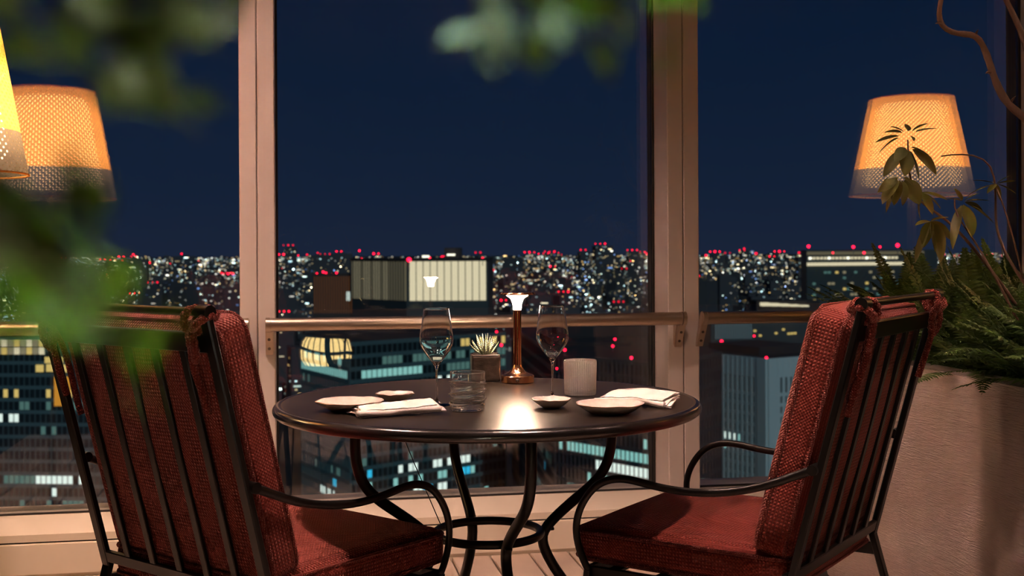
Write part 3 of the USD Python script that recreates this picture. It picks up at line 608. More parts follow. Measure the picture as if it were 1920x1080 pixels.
for b, w in (((1708, 418), 16), ((1775, 402), 16), ((1725, 460), 24), ((1770, 488), 40), ((1786, 445), 26), ((1710, 490), 20), ((1754, 470), 24)):
    leaf(rh, T5, b, w, SZ - .03, dz=r.uniform(-40, 0), roll=r.uniform(-.8, .2))
T6 = (1806, 378)
for b, w in (((1768, 458), 20), ((1812, 446), 32), ((1862, 412), 26), ((1850, 372), 18), ((1830, 358), 14), ((1775, 368), 16), ((1790, 352), 10), ((1840, 395), 22)):
    leaf(rh, (T6[0] + (b[0] - T6[0]) * .08, T6[1] + (b[1] - T6[1]) * .08), b, w, SZ - .05, dz=r.uniform(-40, 0))
T7 = (1868, 345)
for b, w in (((1812, 358), 10), ((1826, 332), 9), ((1908, 336), 9), ((1905, 358), 12), ((1890, 325), 8), ((1842, 362), 11), ((1880, 375), 9)):
    leaf(rh, T7, b, w, SZ - .05, dz=r.uniform(-20, 20))
# bare tree beside it, its trunk to the right of the frame
bt = thing('bare_tree', 'bare brown twisted branches of a small tree in the planter', 'tree')
b0 = np.array([2.22, 2.62, PH - .04])
trunk = curve([b0, at_depth(2010, 470, 2.98), at_depth(1985, 330, 2.98), at_depth(1935, 232, 2.98), at_depth(1892, 196, 2.98), at_depth(1866, 150, 2.98), at_depth(1848, 98, 2.98), at_depth(1828, 68, 2.98), at_depth(1792, 62, 2.98), at_depth(1766, 46, 2.98), at_depth(1762, 12, 2.98), at_depth(1772, -40, 2.98)], 90)
part(bt, 'trunk', tube(trunk, np.interp(np.arange(90), [0, 30, 55, 75, 90], [.016, .013, .0105, .0075, .005]) * (1 + .12 * np.sin(np.arange(90) * 1.7) * np.sin(np.arange(90) * .63)), 10), 'bark', True)
c = curve([at_depth(1985, 330, 2.98), at_depth(1950, 190, 2.96), at_depth(1925, 92, 2.95), at_depth(1903, 34, 2.95), at_depth(1884, -6, 2.95), at_depth(1880, -60, 2.95)], 40)
part(bt, 'branch', tube(c, np.linspace(.0105, .006, 40), 10), 'bark', True)
for a, b in (((1828, 70), (1834, 56)), ((1768, 46), (1754, 44)), ((1858, 136), (1848, 138)), ((1893, 196), (1905, 180))):
    part(bt, 'twig', tube(curve([at_depth(*a, 2.98), at_depth((a[0] + b[0]) / 2, (a[1] + b[1]) / 2 - 2, 2.975), at_depth(*b, 2.97)], 8), np.linspace(.006, .001, 8), 7), 'bark', True)

# ------------------------------------------------------------------ plants close to the viewpoint, out of focus
def near_plant(name, label, base, leader, clusters):
    t = thing(name, label, 'plant'); r = np.random.default_rng(len(clusters) + int(abs(base[0]) * 100))
    pot = np.array([base[0], base[1], 0.])
    part(t, 'pot', move(lathe([(.0005, 0), (.11, 0), (.145, .28), (.150, .28), (.150, .30), (.135, .30), (.13, .26), (.0005, .26)], 40), pot), 'pot_stone', 30)
    tr = curve([pot + [0, 0, .25]] + leader, 40); part(t, 'trunk', tube(tr, np.linspace(.010, .003, 40), 8), 'bark', True)
    for (px, py, Z, n, L, mat, spread) in clusters:
        Z, L, spread = Z * .55, L * .62, spread * .6
        P = at_depth(px, py, Z); k = np.argmin(np.linalg.norm(tr - P - [0, 0, -.06], axis=1)); s0 = tr[k]
        c = curve([s0, (s0 + P) / 2 + [0, 0, .02], P], 14); part(t, 'twig', tube(c, np.linspace(.0018, .0007, 14), 5), 'stem_green', True)
        for q in range(n):
            d = r.normal(size=3); d[2] -= .25; d /= np.linalg.norm(d); o = P + r.normal(size=3) * spread
            part(t, 'leaf', place(blade(L * r.uniform(.7, 1.2), L * r.uniform(.42, .6), .2, .3), o, d, r.uniform(-PI, PI)), mat, True)
    return t
DK, BR, PA = 'near_leaf_dark', 'near_leaf', 'near_leaf_pale'
near_plant('leafy_plant', 'blurred green leafy plant close by at upper left', (-.34, .30), [np.array([-.33, .28, .8]), np.array([-.26, .26, 1.08]), np.array([-.15, .25, 1.20]), np.array([-.06, .25, 1.22])],
    [(70, -20, .42, 6, .020, DK, .010), (150, 60, .42, 6, .018, DK, .010), (230, 40, .44, 8, .022, DK, .012), (290, 90, .42, 7, .020, DK, .010), (340, 25, .43, 6, .018, DK, .009), (270, 170, .43, 5, .015, DK, .008), (300, 0, .42, 7, .022, DK, .010), (225, 130, .43, 4, .014, DK, .007), (20, 40, .42, 4, .014, DK, .008), (375, 10, .42, 3, .012, DK, .006), (190, 0, .42, 6, .022, DK, .010)])
near_plant('leafy_plant', 'blurred bright green leafy plant close by at mid left', (-.36, .12), [np.array([-.34, .14, .7]), np.array([-.24, .17, .98]), np.array([-.11, .20, 1.07]), np.array([-.06, .20, 1.075])],
    [(30, 440, .36, 7, .018, BR, .009), (100, 430, .37, 8, .018, BR, .009), (80, 490, .36, 7, .018, BR, .009), (130, 520, .36, 4, .015, BR, .007), (30, 530, .37, 5, .015, BR, .008), (180, 590, .34, 3, .010, BR, .005), (220, 650, .33, 4, .010, BR, .006), (150, 620, .34, 2, .010, BR, .005), (50, 395, .36, 4, .013, BR, .006), (260, 600, .33, 2, .009, BR, .005), (110, 560, .35, 4, .012, BR, .006), (140, 405, .36, 3, .012, BR, .005)])
near_plant('leafy_plant', 'blurred pale green leaves hanging in from above at top centre', (.36, .10), [np.array([.36, .12, .9]), np.array([.26, .18, 1.26]), np.array([.12, .25, 1.24]), np.array([.04, .26, 1.20])],
    [(935, 25, .46, 3, .019, PA, .003), (905, 55, .46, 2, .017, PA, .002), (1040, 0, .46, 5, .018, BR, .008), (1075, 28, .46, 3, .016, PA, .004), (1140, 5, .46, 4, .018, DK, .008), (1195, -10, .46, 4, .018, BR, .008), (1000, -15, .46, 4, .018, DK, .007)])
# unseen fill lamp, added to light these leaves from below
up = thing('plant_uplight', 'added unseen fill light on the floor beneath the near leaves', 'spotlight', (-.10, .33, 0))
part(up, 'housing', lathe([(.0005, 0), (.05, 0), (.05, .10), (.046, .105), (.042, .10), (.042, .09), (.0005, .09)], 32), 'black_metal', 25)
part(up, 'lens', lathe([(.0005, .095), (.040, .095), (.040, .092), (.0005, .092)], 32, False), 'uplight_fill_glow', False)

up2 = thing('plant_uplight', 'added unseen fill light right below the viewpoint', 'spotlight', (.03, .05, 0))  # second added fill lamp, for the viewer side of the leaves
part(up2, 'housing', lathe([(.0005, 0), (.04, 0), (.04, .10), (.036, .105), (.032, .10), (.032, .09), (.0005, .09)], 32), 'black_metal', 25)
part(up2, 'lens', lathe([(.0005, .095), (.030, .095), (.030, .092), (.0005, .092)], 32, False), 'uplight_fill_glow', False)

# low lantern behind the viewpoint, seen only mirrored under the table
ln = thing('floor_lantern', 'low glowing woven lantern mirrored in the window beneath the rail', 'lantern', (.20, -.9, 0))
part(ln, 'foot', lathe([(.0005, 0), (.2, 0), (.2, .03), (.05, .05), (.05, .16), (.17, .175), (.17, .18), (.0005, .18)], 32), 'black_metal', 25)
part(ln, 'body', lathe([(.17, .18), (.205, .23), (.21, .29), (.19, .37), (.16, .41)], 48), 'lantern_glow', True)
part(ln, 'cage', cat(*[tube([(.175 * math.cos(a), .175 * math.sin(a), .18), (.210 * math.cos(a), .210 * math.sin(a), .23), (.215 * math.cos(a), .215 * math.sin(a), .29), (.195 * math.cos(a), .195 * math.sin(a), .37), (.165 * math.cos(a), .165 * math.sin(a), .412)], .004, 5) for a in np.arange(24) * PI / 12]), 'bark', True)

# ================================================================== the city far below
GZ = -170.
def obox(P, t, u0, u1, z0, z1, d0, d1):
    """box along a facade: P origin (xy), t along it, from u0 to u1, z0 to z1; d0..d1 out from the wall"""
    n = np.array([t[1], -t[0]]); n = n if n @ (P + t * (u0 + u1) / 2) < 0 else -n
    c = [P + t * u + n * d for u, d in ((u0, d0), (u1, d0), (u1, d1), (u0, d1))]
    v = np.array([[*q, z] for z in (z0, z1) for q in c]); m = trimesh.convex.convex_hull(v) if False else (v, BOXF)
    a, b, cc = c[0], c[1], c[2]
    flip = np.cross(b - a, cc - b) < 0
    return (v, BOXF[:, ::-1]) if flip else m
def prism(poly, z0, z1):
    p = np.asarray(poly, float); n = len(p)
    if sum(p[i - 1][0] * p[i][1] - p[i][0] * p[i - 1][1] for i in range(n)) < 0: p = p[::-1]
    v = np.vstack([np.column_stack([p, np.full(n, z0)]), np.column_stack([p, np.full(n, z1)])])
    f = [[0, k + 1, k] for k in range(1, n - 1)] + [[n, n + k, n + k + 1] for k in range(1, n - 1)]
    for k in range(n): q = (k + 1) % n; f += [[k, q, n + q], [k, n + q, n + k]]
    return v, np.array(f)
def sphere(c, r, n=1): s = trimesh.creation.icosphere(n, r); return np.array(s.vertices) + c, np.array(s.faces)
def beacon(t, px, py, Z, size=2.4):
    r = .82 * size * Z / FPX; p = at_depth(px, py, Z); b = part(t, 'mast', tube([p - [0, 0, 5 * r], p], r * .25, 6), 'concrete_grey', False); part(b, 'beacon', sphere(p, r), 'beacon_red', True)
def facade(t, A, B, zt, fh, nfl, bay, fin=('facade_teal', .3, .5), span_=('facade_teal', .9), lit=(), seed=1, limit=260, top_blank=0.):
    """piers and spandrels standing proud of dark glass, lit windows behind them. lit: (floor, first bay, last bay, material, share)"""
    A, B = np.asarray(A, float), np.asarray(B, float); L = np.linalg.norm(B - A); tt = (B - A) / L; nb = max(1, int(L / bay)); bw = L / nb; zb = zt - top_blank - nfl * fh; r = np.random.default_rng(seed)
    for k in range(nb + 1):
        part(t, 'pier', obox(A, tt, k * bw - fin[1] / 2, k * bw + fin[1] / 2, zb, zt, 0, fin[2]), fin[0], False)
    if top_blank: part(t, 'parapet', obox(A, tt, 0, L, zt - top_blank, zt, 0, fin[2] * .6), span_[0], False)
    for k in range(nfl + 1):
        z = zt - top_blank - k * fh; part(t, 'spandrel', obox(A, tt, 0, L, z - span_[1], z, 0, fin[2] * .7), span_[0], False)
    for fl_, a, b, m, share in lit:
        z = zt - top_blank - fl_ * fh
        for k in range(a, min(b, nb)):
            if r.random() < share:
                part(t, 'window', obox(A, tt, k * bw + fin[1] * .5, (k + 1) * bw - fin[1] * .5, z - fh + .15, z - span_[1], .02, .16), m, False)
    return nb
gd = thing('city_ground', 'dark city ground stretching to the horizon', 'ground', kind='structure')
g = 36000.; v = np.array([[*city(-g * .75, 150), GZ], [*city(g * .75, 150), GZ], [*city(g * .75, g), GZ - 12], [*city(-g * .75, g), GZ - 12]]); part(gd, 'plain', (v, np.array([[0, 1, 2, 3]])), 'city_ground', False)

# white tower at right
wt = thing('office_tower', 'pale grey office tower with narrow windows seen in the right window', 'building')
c0 = np.array([84.8, 400.]); dl_, dr_ = np.array([-.537, .843]), np.array([.843, .537]); zt = 1.1 - 207 * 400 / FPX
def cc(p): return city(p[0], p[1])
ring = [c0 + dl_ * 55, c0, c0 + dr_ * 45, c0 + dr_ * 45 + dl_ * 55]
part(wt, 'core', prism([cc(q) for q in ring], GZ, zt - .8), 'facade_glass', False)
part(wt, 'roof', prism([cc(q) for q in ring], zt - .8, zt - .4), 'roof_dark', False)
part(wt, 'plant_room', prism([cc(c0 + dl_ * a + dr_ * b) for a, b in ((14, 10), (40, 10), (40, 34), (14, 34))], zt - .4, zt + 2.4), 'roof_dark', False)
for a, b, s0 in ((c0, dl_, 4.2), (c0, dr_, 4.2)):
    part(wt, 'corner_pier', obox(cc(a), cc(b), 0, s0, -150, zt, -.2, .75), 'facade_pale', False)
    part(wt, 'parapet', obox(cc(a), cc(b), s0, 50, zt - 6.6, zt, -.3, .5), 'facade_pale', False)
    ncol = 20; bw = 2.33
    for k in range(ncol): part(wt, 'parapet_rib', obox(cc(a), cc(b), s0 + k * bw + .2, s0 + k * bw + .5, zt - 6.6, zt - .3, .5, .66), 'facade_pale', False)
    for k in range(ncol + 1): part(wt, 'pier', obox(cc(a), cc(b), s0 + k * bw - .66 + .7, s0 + k * bw + .66 + .7, -110, zt - 6.4, -.2, .55), 'facade_pale', False)
    lv = zt - 6.6 - 5.2; levels = []
    for fl_ in range(13):
        part(wt, 'spandrel', obox(cc(a), cc(b), s0, 50, lv - 1.15, lv, -.2, .42), 'facade_pale', False); levels.append(lv); lv -= 3.45
    if b is dl_:
        for fl_, ks in ((4, (5, 6, 7)), (5, (7, 8)), (2, (11, 12)), (6, (6, 7, 8, 9, 10, 11)), (3, (11,))):
            pass
        r = np.random.default_rng(4)
        for fl_, ks, m in ((4, (4, 5, 6), 'lit_white'), (4, (3,), 'lit_teal'), (5, (6, 7), 'lit_teal'), (2, (10, 11, 12), 'lit_white'), (6, (7, 8, 9, 10, 11, 12), 'lit_white'), (4, (10, 11), 'lit_dim')):
            for k in ks: part(wt, 'window', obox(cc(a), cc(b), s0 + k * bw + 1.36, s0 + k * bw + 2.37, levels[fl_] - 3.4, levels[fl_] - 1.2, .02, .2), m, False)
beacon(wt, 1437, 671, 402, 3.0); beacon(wt, 1353, 640, 470, 3.2); beacon(wt, 1414, 630, 480, 2.2)

# teal glass building behind the table
bc = thing('office_building', 'teal glass office building with lit floors behind the left part of the table', 'building')
Cc = np.array([-51.5, 380.]); la = Cc + np.array([-.5, .866]) * 43.7; ra = Cc + np.array([.74, .67]) * 66; zt = 1.1 - 172 * 380 / FPX
part(bc, 'core', prism([cc(q) for q in (la, Cc, ra, ra + [-40, 60], la + [10, 80])], GZ, zt - .4), 'facade_glass', False)
part(bc, 'roof', prism([cc(q) for q in (la, Cc, ra, ra + [-40, 60], la + [10, 80])], zt - .4, zt), 'roof_dark', False)
TE = ('facade_teal', .22, .35); SP = ('facade_teal', 1.35)
facade(bc, cc(la), cc(Cc), zt, 4.0, 22, 1.6, TE, SP, [(1, 2, 26, 'lit_teal', .35), (2, 0, 26, 'lit_teal', .95), (3, 0, 8, 'lit_dim', .5), (12, 10, 20, 'lit_white', .3), (10, 8, 22, 'lit_dim', .5), (14, 8, 24, 'lit_white', .3), (13, 12, 24, 'lit_teal', .3), (11, 18, 23, 'lit_cyan', .3), (15, 12, 24, 'lit_teal', .4)], 2)
facade(bc, cc(Cc), cc(ra), zt, 4.0, 22, 2.0, TE, SP, [(0, 22, 32, 'lit_yellow', .3), (1, 6, 32, 'lit_dim', .7), (2, 2, 14, 'lit_teal', .9), (2, 18, 32, 'lit_dim', .8), (3, 14, 30, 'lit_white', .35), (4, 12, 30, 'lit_teal', .9), (5, 4, 14, 'lit_dim', .4), (9, 2, 30, 'lit_dim', .25), (10, 8, 24, 'lit_white', .4), (10, 3, 5, 'lit_cyan', .9), (11, 3, 26, 'lit_teal', .3), (12, 6, 20, 'lit_white', .5), (12, 14, 16, 'lit_cyan', 1.), (13, 4, 28, 'lit_teal', .5), (14, 8, 24, 'lit_white', .5), (15, 2, 20, 'lit_white', .35), (16, 10, 30, 'lit_teal', .4), (11, 22, 24, 'lit_cyan', 1.), (17, 4, 24, 'lit_white', .3)], 3)
# dark building with red roof lights behind the right wine glass
rb = thing('dark_office_building', 'dark office building whose flat roof carries red beacons behind the right glass', 'building')
q0, q1, q2, q3, q4 = np.array([37.3, 300.]), np.array([11.7, 329.]), np.array([0., 452.]), np.array([46., 455.]), np.array([58., 335.]); zt = 1.1 - 215 * 300 / FPX
ring = [q1, q0, q4, q3, q2]
part(rb, 'core', prism([cc(q) for q in ring], GZ, zt - .5), 'facade_glass', False); part(rb, 'roof', prism([cc(q) for q in ring], zt - .5, zt), 'roof_dark', False)
part(rb, 'plant_room', prism([cc(q) for q in ((16., 390.), (44., 392.), (42., 425.), (14., 425.))], zt, zt + 4.5), 'roof_dark', False)
part(rb, 'roof_duct', prism([cc(q) for q in ((10., 362.), (34., 352.), (35., 355.), (11., 366.))], zt, zt + 1.0), 'roof_dark', False)
facade(rb, cc(q1), cc(q0), zt, 3.7, 18, 1.5, ('facade_dark', .22, .4), ('facade_dark', 1.1), [(6, 1, 30, 'lit_teal', .95), (7, 10, 30, 'lit_white', .85), (8, 8, 30, 'lit_teal', .8), (5, 21, 30, 'lit_teal', .6), (9, 3, 14, 'lit_dim', .3)], 8)
facade(rb, cc(q0), cc(q4), zt, 4.0, 16, 2.2, ('facade_dark', .3, .4), ('facade_dark', 1.2), [(8, 0, 12, 'lit_teal', .8), (11, 0, 12, 'lit_teal', .6)], 9)
facade(rb, cc(q2), cc(q1), zt, 4.0, 14, 2.6, ('facade_dark', .3, .4), ('facade_dark', 1.2), [(8, 22, 40, 'lit_cyan', .3), (10, 20, 44, 'lit_teal', .6), (12, 18, 44, 'lit_teal', .5), (13, 25, 46, 'lit_white', .3), (7, 30, 44, 'lit_dim', .5)], 10)
for px, py, Z, s in ((1153, 636, 395, 2.6), (1149, 649, 370, 2.8), (1184, 671, 330, 3.2), (1207, 609, 452, 2.4), (1204, 621, 420, 3.), (1059, 656, 338, 3.), (1072, 616, 445, 2.6), (940, 647, 372, 3.), (931, 622, 436, 2.2), (1044, 691, 322, 2.)):
    beacon(rb, px, py, (1.1 - zt - 1.6) * FPX / (py - CY), s)
# left tower
lt = thing('glass_tower', 'teal banded glass tower at far left below the rail, with lamp reflections built on as amber glow', 'building')
a, b = np.array([-182., 392.]), np.array([-130., 388.]); zt = 1.1 - 158 * 390 / FPX
part(lt, 'core', prism([cc(q) for q in (a, b, b + [-12, 50], a + [0, 50])], GZ, zt - .5), 'facade_glass', False); part(lt, 'roof', prism([cc(q) for q in (a, b, b + [-12, 50], a + [0, 50])], zt - .5, zt), 'roof_dark', False)
facade(lt, cc(a), cc(b), zt, 4.0, 24, 1.75, ('facade_teal', .22, .4), ('facade_teal', 1.2), [(6, 8, 12, 'lit_white', .4), (11, 9, 15, 'lit_dim', .9), (11, 15, 25, 'lit_white', .9), (7, 2, 20, 'lit_dim', .2), (9, 3, 28, 'lit_dim', .15), (13, 6, 24, 'lit_dim', .25), (4, 8, 22, 'lit_yellow', .35), (12, 18, 24, 'lit_white', .2), (15, 4, 28, 'lit_dim', .2), (5, 12, 28, 'lit_dim', .2)], 12)
U = (b - a) / np.linalg.norm(b - a)
for k in range(10):  # glowing panels stand in for lamp reflections in the window
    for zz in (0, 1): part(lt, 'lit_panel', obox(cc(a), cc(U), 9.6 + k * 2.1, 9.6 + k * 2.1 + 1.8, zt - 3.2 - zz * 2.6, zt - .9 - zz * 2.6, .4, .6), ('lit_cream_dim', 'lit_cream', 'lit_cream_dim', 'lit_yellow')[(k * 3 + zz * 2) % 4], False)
for u0, u1, z0, z1 in ((11.8, 12.8, 7, 22), (33.6, 39.0, 13, 22.5), (44.6, 46.5, 14, 22), (27.5, 30., 9.2, 11.5), (31., 34., 9., 11.4), (35., 38., 9.1, 11.6), (30.5, 36.5, 6.6, 8.6)):  # more lamp reflections, built as glowing strips on the tower
    part(lt, 'amber_column' if z1 > 15 else 'lit_panel', obox(cc(a), cc(U), u0, u1, zt - z1, zt - z0, .45, .75), 'reflected_amber' if z1 > 15 else 'lit_yellow', False)
# lit hall with tall glowing panels on the skyline
hl = thing('glowing_hall', 'wide building with tall glowing cream panels on the skyline behind the table', 'building')
a, b = np.array([-70.4, 800.]), np.array([-16., 801.]); w0 = np.array([-113.2, 846.]); zt, zb = 1.1 - 19.5 * 800 / FPX, 1.1 - 95 * 800 / FPX
part(hl, 'core', prism([cc(q) for q in (w0, a, b, b + [2, 90], w0 + [40, 60])], GZ, zt), 'facade_dark', False)
part(hl, 'roof', prism([cc(q) for q in (w0 + [-1, -1], a + [-1, -2], b + [1, -2], b + [2, 90], w0 + [40, 60])], zt, zt + 1.4), 'roof_dark', False)
U = (b - a) / np.linalg.norm(b - a); L = np.linalg.norm(b - a)
for k in range(11):
    part(hl, 'lit_panel', obox(cc(a), cc(U), 2. + k * 4.68, 2. + k * 4.68 + 4.1, zb, zt - .6, .1, .5), 'lit_cream' if k < 9 or k == 10 else 'lit_cream', False)
    part(hl, 'panel_rib', obox(cc(a), cc(U), 1.6 + k * 4.68, 2. + k * 4.68, zb, zt - .3, .1, .9), 'facade_dark', False)
U = (a - w0) / np.linalg.norm(a - w0); L = np.linalg.norm(a - w0); n = 22; bw = L / n
for k in range(n):
    part(hl, 'lit_panel', obox(cc(w0), cc(U), k * bw + bw * .2, (k + 1) * bw, zb, zt - .6, .05, .2), 'lit_cream_dim' if k % 4 and k < 15 else 'lit_cream_low', False)
    part(hl, 'panel_rib', obox(cc(w0), cc(U), k * bw - bw * .1, k * bw + bw * .2, zb, zt - .3, .05, .8), 'facade_dark', False)
part(hl, 'roof_pavilion', prism([cc(q) for q in ((-48., 850.), (-36., 850.), (-36., 865.), (-48., 865.))], zt + 1.4, zt + 8.5), 'roof_dark', False)
part(hl, 'roof_floodlight', box((*city(-43., 846.), zt + 3.5), (5.5, 3, 1.2)), 'lit_sign', False); part(hl, 'roof_floodlight', box((*city(-58., 806.), zt + 2.6), (4.5, 3, 1.4)), 'lit_sign', False)
for px, py, Z, s in ((678, 486, 880, 3.2), (767, 487, 798, 5.), (905, 485, 800, 3.2), (806, 484, 802, 2.2), (674, 470, 900, 2.)): beacon(hl, px, py, Z, s)
# orange slatted building
ob_ = thing('slatted_building', 'brown vertically slatted building with red roof lights left of the glowing hall', 'building')
a, b = np.array([-143., 862.]), np.array([-114., 856.]); zt = 1.1 - 44 * 860 / FPX; U = (b - a) / np.linalg.norm(b - a); L = np.linalg.norm(b - a)
part(ob_, 'core', prism([cc(q) for q in (a, b, b + [-3, 20], a + [0, 20])], GZ, zt), 'facade_brown', False)
n = 16  # glowing strips between the slats stand in for floodlight on them
for k in range(n):
    part(ob_, 'slat', obox(cc(a), cc(U), k * L / n, k * L / n + L / n * .5, -70, zt + .5, 0, 1.3), 'facade_dark', False); part(ob_, 'lit_strip', obox(cc(a), cc(U), k * L / n + L / n * .5, (k + 1) * L / n - .1, zt - 28, zt - 1.5, .05, .25), 'floodlit_brown', False)
for k in range(2): part(ob_, 'window', obox(cc(a), cc(U), 25.6 + k * 1.5, 26.8 + k * 1.5, zt - 19, zt - 12.6, .9, 1.3), 'lit_white', False)
for px, py in ((594, 513), (606, 510), (611, 512), (623, 515), (631, 512)): beacon(ob_, px, py, 864, 2.3)
# lit terraces at right
lr = thing('lit_terrace_building', 'wide building with bright white terrace bands on the skyline at right', 'building')
a, b = np.array([221., 900.]), np.array([330., 930.]); zt = 1.1 - 4 * 900 / FPX; U = (b - a) / np.linalg.norm(b - a)
part(lr, 'core', prism([cc(q) for q in (a, b, b + [0, 60], a + [10, 60])], GZ, zt), 'facade_dark', False)
part(lr, 'terrace_band', obox(cc(a), cc(U), 0, 100, zt - 11.8, zt - 9.4, .2, 1.5), 'lit_cream', False); part(lr, 'terrace_band', obox(cc(a), cc(U), 0, 100, zt - 3.6, zt - 1.2, .2, 1.2), 'lit_cream_low', False)
for k in range(24): part(lr, 'window', obox(cc(a), cc(U), 1.5 + k * 3.2, 3.6 + k * 3.2, zt - 7., zt - 5.2, .2, 1.), 'lit_cream' if k % 5 else 'lit_sign', False)
r = np.random.default_rng(31)
for k in range(60): u = r.integers(0, 26) * 3.2; z = zt - 16 - r.integers(0, 8) * 4.2; part(lr, 'window', obox(cc(a), cc(U), 1.5 + u, 3.9 + u, z - 1.8, z, .1, .5), ('lit_yellow', 'lit_cream_dim', 'lit_dim')[r.integers(0, 3)], False)
for px, py, s in ((1516, 462, 3.4), (1561, 474, 2.6), (1600, 463, 3.2), (1620, 474, 2.6), (1683, 460, 4.), (1650, 463, 2.)): beacon(lr, px, py, 905, s)
# building behind the white tower
fb = thing('lit_cornice_building', 'dark building with a bright cornice strip just under the right handrail', 'building')
a, b = np.array([91., 550.]), np.array([150., 556.]); zt = 1.1 - 133 * 550 / FPX; U = (b - a) / np.linalg.norm(b - a)
part(fb, 'core', prism([cc(q) for q in (a, b, b + [0, 50], a + [0, 50])], GZ, zt), 'facade_dark', False)
for k in range(16): part(fb, 'fin', obox(cc(a), cc(U), 2 + k * 1.1, 2.4 + k * 1.1, zt - 9, zt - 1.4, 0, .6), 'facade_pale', False)
for k in range(8): part(fb, 'cornice_light', obox(cc(a), cc(U), 2 + k * 2.1, 3.4 + k * 2.1, zt - 1.2, zt + .3, .1, .6), 'lit_cream', False)
part(fb, 'cornice_light', obox(cc(a), cc(U), 19.6, 40, zt - 1.4, zt + .9, .1, .7), 'lit_cream', False)
for u, z in ((20, 5), (22.5, 7.2), (30, 6.2), (33.5, 4.5), (36, 6.5), (37.5, 6.4), (39, 6.3)): part(fb, 'window', obox(cc(a), cc(U), u, u + 1.2, zt - z - .9, zt - z, .1, .4), 'lit_yellow', False)
for k in range(5): part(fb, 'roof_light_panel', prism([cc(q) for q in ((118. + k * 4.6, 566.), (121.6 + k * 4.6, 566.), (121.2 + k * 4.6, 570.), (117.6 + k * 4.6, 570.))], zt + 5.2 - k * .1, zt + 6.8 - k * .32), 'lit_cream', False)
part(fb, 'roof_light_base', prism([cc(q) for q in ((116., 570.), (146., 570.), (146., 585.), (116., 585.))], zt, zt + 7.5), 'roof_dark', False)

# named towers standing out of the skyline
TOWERS = [(1130, 462, 6200, 34, 'distant tower with red crown lights right of centre on the skyline'), (345, 477, 5200, 40, 'distant twin topped tower with red lights behind the left chair'), (600, 477, 4200, 46, 'distant apartment tower left of the glowing hall'), (640, 474, 5600, 40, 'distant tower with a red light just left of the hall'), (545, 462, 5000, 22, 'slim distant tower beside the left mullion'), (1098, 473, 8000, 26, 'distant tower right of the wine glass on the skyline'),
          (1190, 474, 7000, 30, 'distant tower near the right mullion on the skyline'), (1345, 478, 6000, 26, 'distant tower in the right window nearest the mullion'), (1400, 472, 9000, 24, 'distant tower in the middle of the right window skyline'), (1035, 476, 7000, 30, 'distant tower just right of the table lamp on the skyline'), (255, 482, 5200, 44, 'distant tower at left between the leaves and mullion')]
LATER = []
for px, py, Z, wpx, lb in TOWERS:
    t = thing('distant_tower', lb, 'building'); w = wpx * Z / FPX; zt = 1.1 - (py - CY) * Z / FPX; X = (px - CX) / FPX * Z; LATER.append((t, X, Z, w, zt - GZ))

# ---- the rest of the city: the nearest blocks one by one, the far ones as stuff
TONES = np.array([(1., .96, .85), (1., .78, .42), (.62, .95, 1.), (1., .62, .22), (.75, 1., .9), (.25, .45, 1.), (1., .9, .6)]); PRO = np.array([.30, .25, .13, .10, .12, .02, .08])
r = np.random.default_rng(77)
def block_mesh(X, Z, w, d, h, ang):
    c, s = math.cos(ang), math.sin(ang); q = [(X + c * a - s * b, Z + s * a + c * b) for a, b in ((-w / 2, -d / 2), (w / 2, -d / 2), (w / 2, d / 2), (-w / 2, d / 2))]
    m = [prism([cc(np.array(p)) for p in q], GZ, GZ + h)]
    if h > 30: m.append(prism([cc(np.array((X + (p[0] - X) * .4, Z + (p[1] - Z) * .4))) for p in q], GZ + h, GZ + h + 4))
    return cat(*m), q
def block_lights(q, h, Z, n):
    """small lit windows on the two faces turned to us"""
    V, F, T, k = [], [], [], 0
    faces = sorted(((np.array(q[i]), np.array(q[(i + 1) % 4])) for i in range(4)), key=lambda e: (e[0] + e[1])[1])[:2]
    base = PRO * r.dirichlet(np.ones(7) * 1.1) + .02; base /= base.sum(); st = r.uniform(.5, 1.5)
    sz = max(1.6, Z * .00062)
    for _ in range(n):
        a, b = faces[int(r.random() < .35)]; L = np.linalg.norm(b - a); t = (b - a) / L; w = sz * r.uniform(.6, 1.8) * (3.4 if r.random() < .11 else 1); w = min(w, L * .8); hh = sz * r.uniform(.5, 1.1) * (2.2 if r.random() < .04 else 1)
        u = r.uniform(0, L - w); z = GZ + h * r.uniform(.25, 1.) - hh
        m = obox(cc(a), cc(t), u, u + w, z, z + hh, .15, .15 + .12 * sz); V.append(m[0]); F.append(m[1] + k); k += 8
        T.append(np.repeat(TONES[r.choice(7, p=base)][None] * st * np.exp(r.normal(-.0, 1.0)) * .95, 8, 0))
    return np.vstack(V), np.vstack(F), np.vstack(T)
def tops(q, h, Z, p):
    if r.random() > p: return None
    X = np.mean([a[0] for a in q]); ZZ = np.mean([a[1] for a in q]); n = int(r.integers(1, 4)); V = [sphere(np.array([*city(X + (k - n / 2) * Z * .004, ZZ), GZ + h + 4 + Z * .0012]), Z * r.uniform(.0004, .0010), 0) for k in range(n)]
    v, f = cat(*V); return v, f, np.repeat(np.array([[6., .03, .2]]), len(v), 0) * r.uniform(.25, 1.2)
TB = {}
for t, X, Z, w, h in LATER:
    m, q = block_mesh(X, Z, w, w * .7, h, .2); part(t, 'walls', m, 'city_block', False); TB[str(t.GetPath())] = q
blocks = []
GRID = {}
def free(X, Z, rad):
    g = int(X // 120), int(Z // 120)
    for a in range(-2, 3):
        for b in range(-2, 3):
            for (x, z, q) in GRID.get((g[0] + a, g[1] + b), ()):
                if (x - X) ** 2 + (z - Z) ** 2 < (q + rad) ** 2: return False
    GRID.setdefault(g, []).append((X, Z, rad)); return True
tries = 0
for t, X, Z, w, h in LATER: free(X, Z, .62 * w)
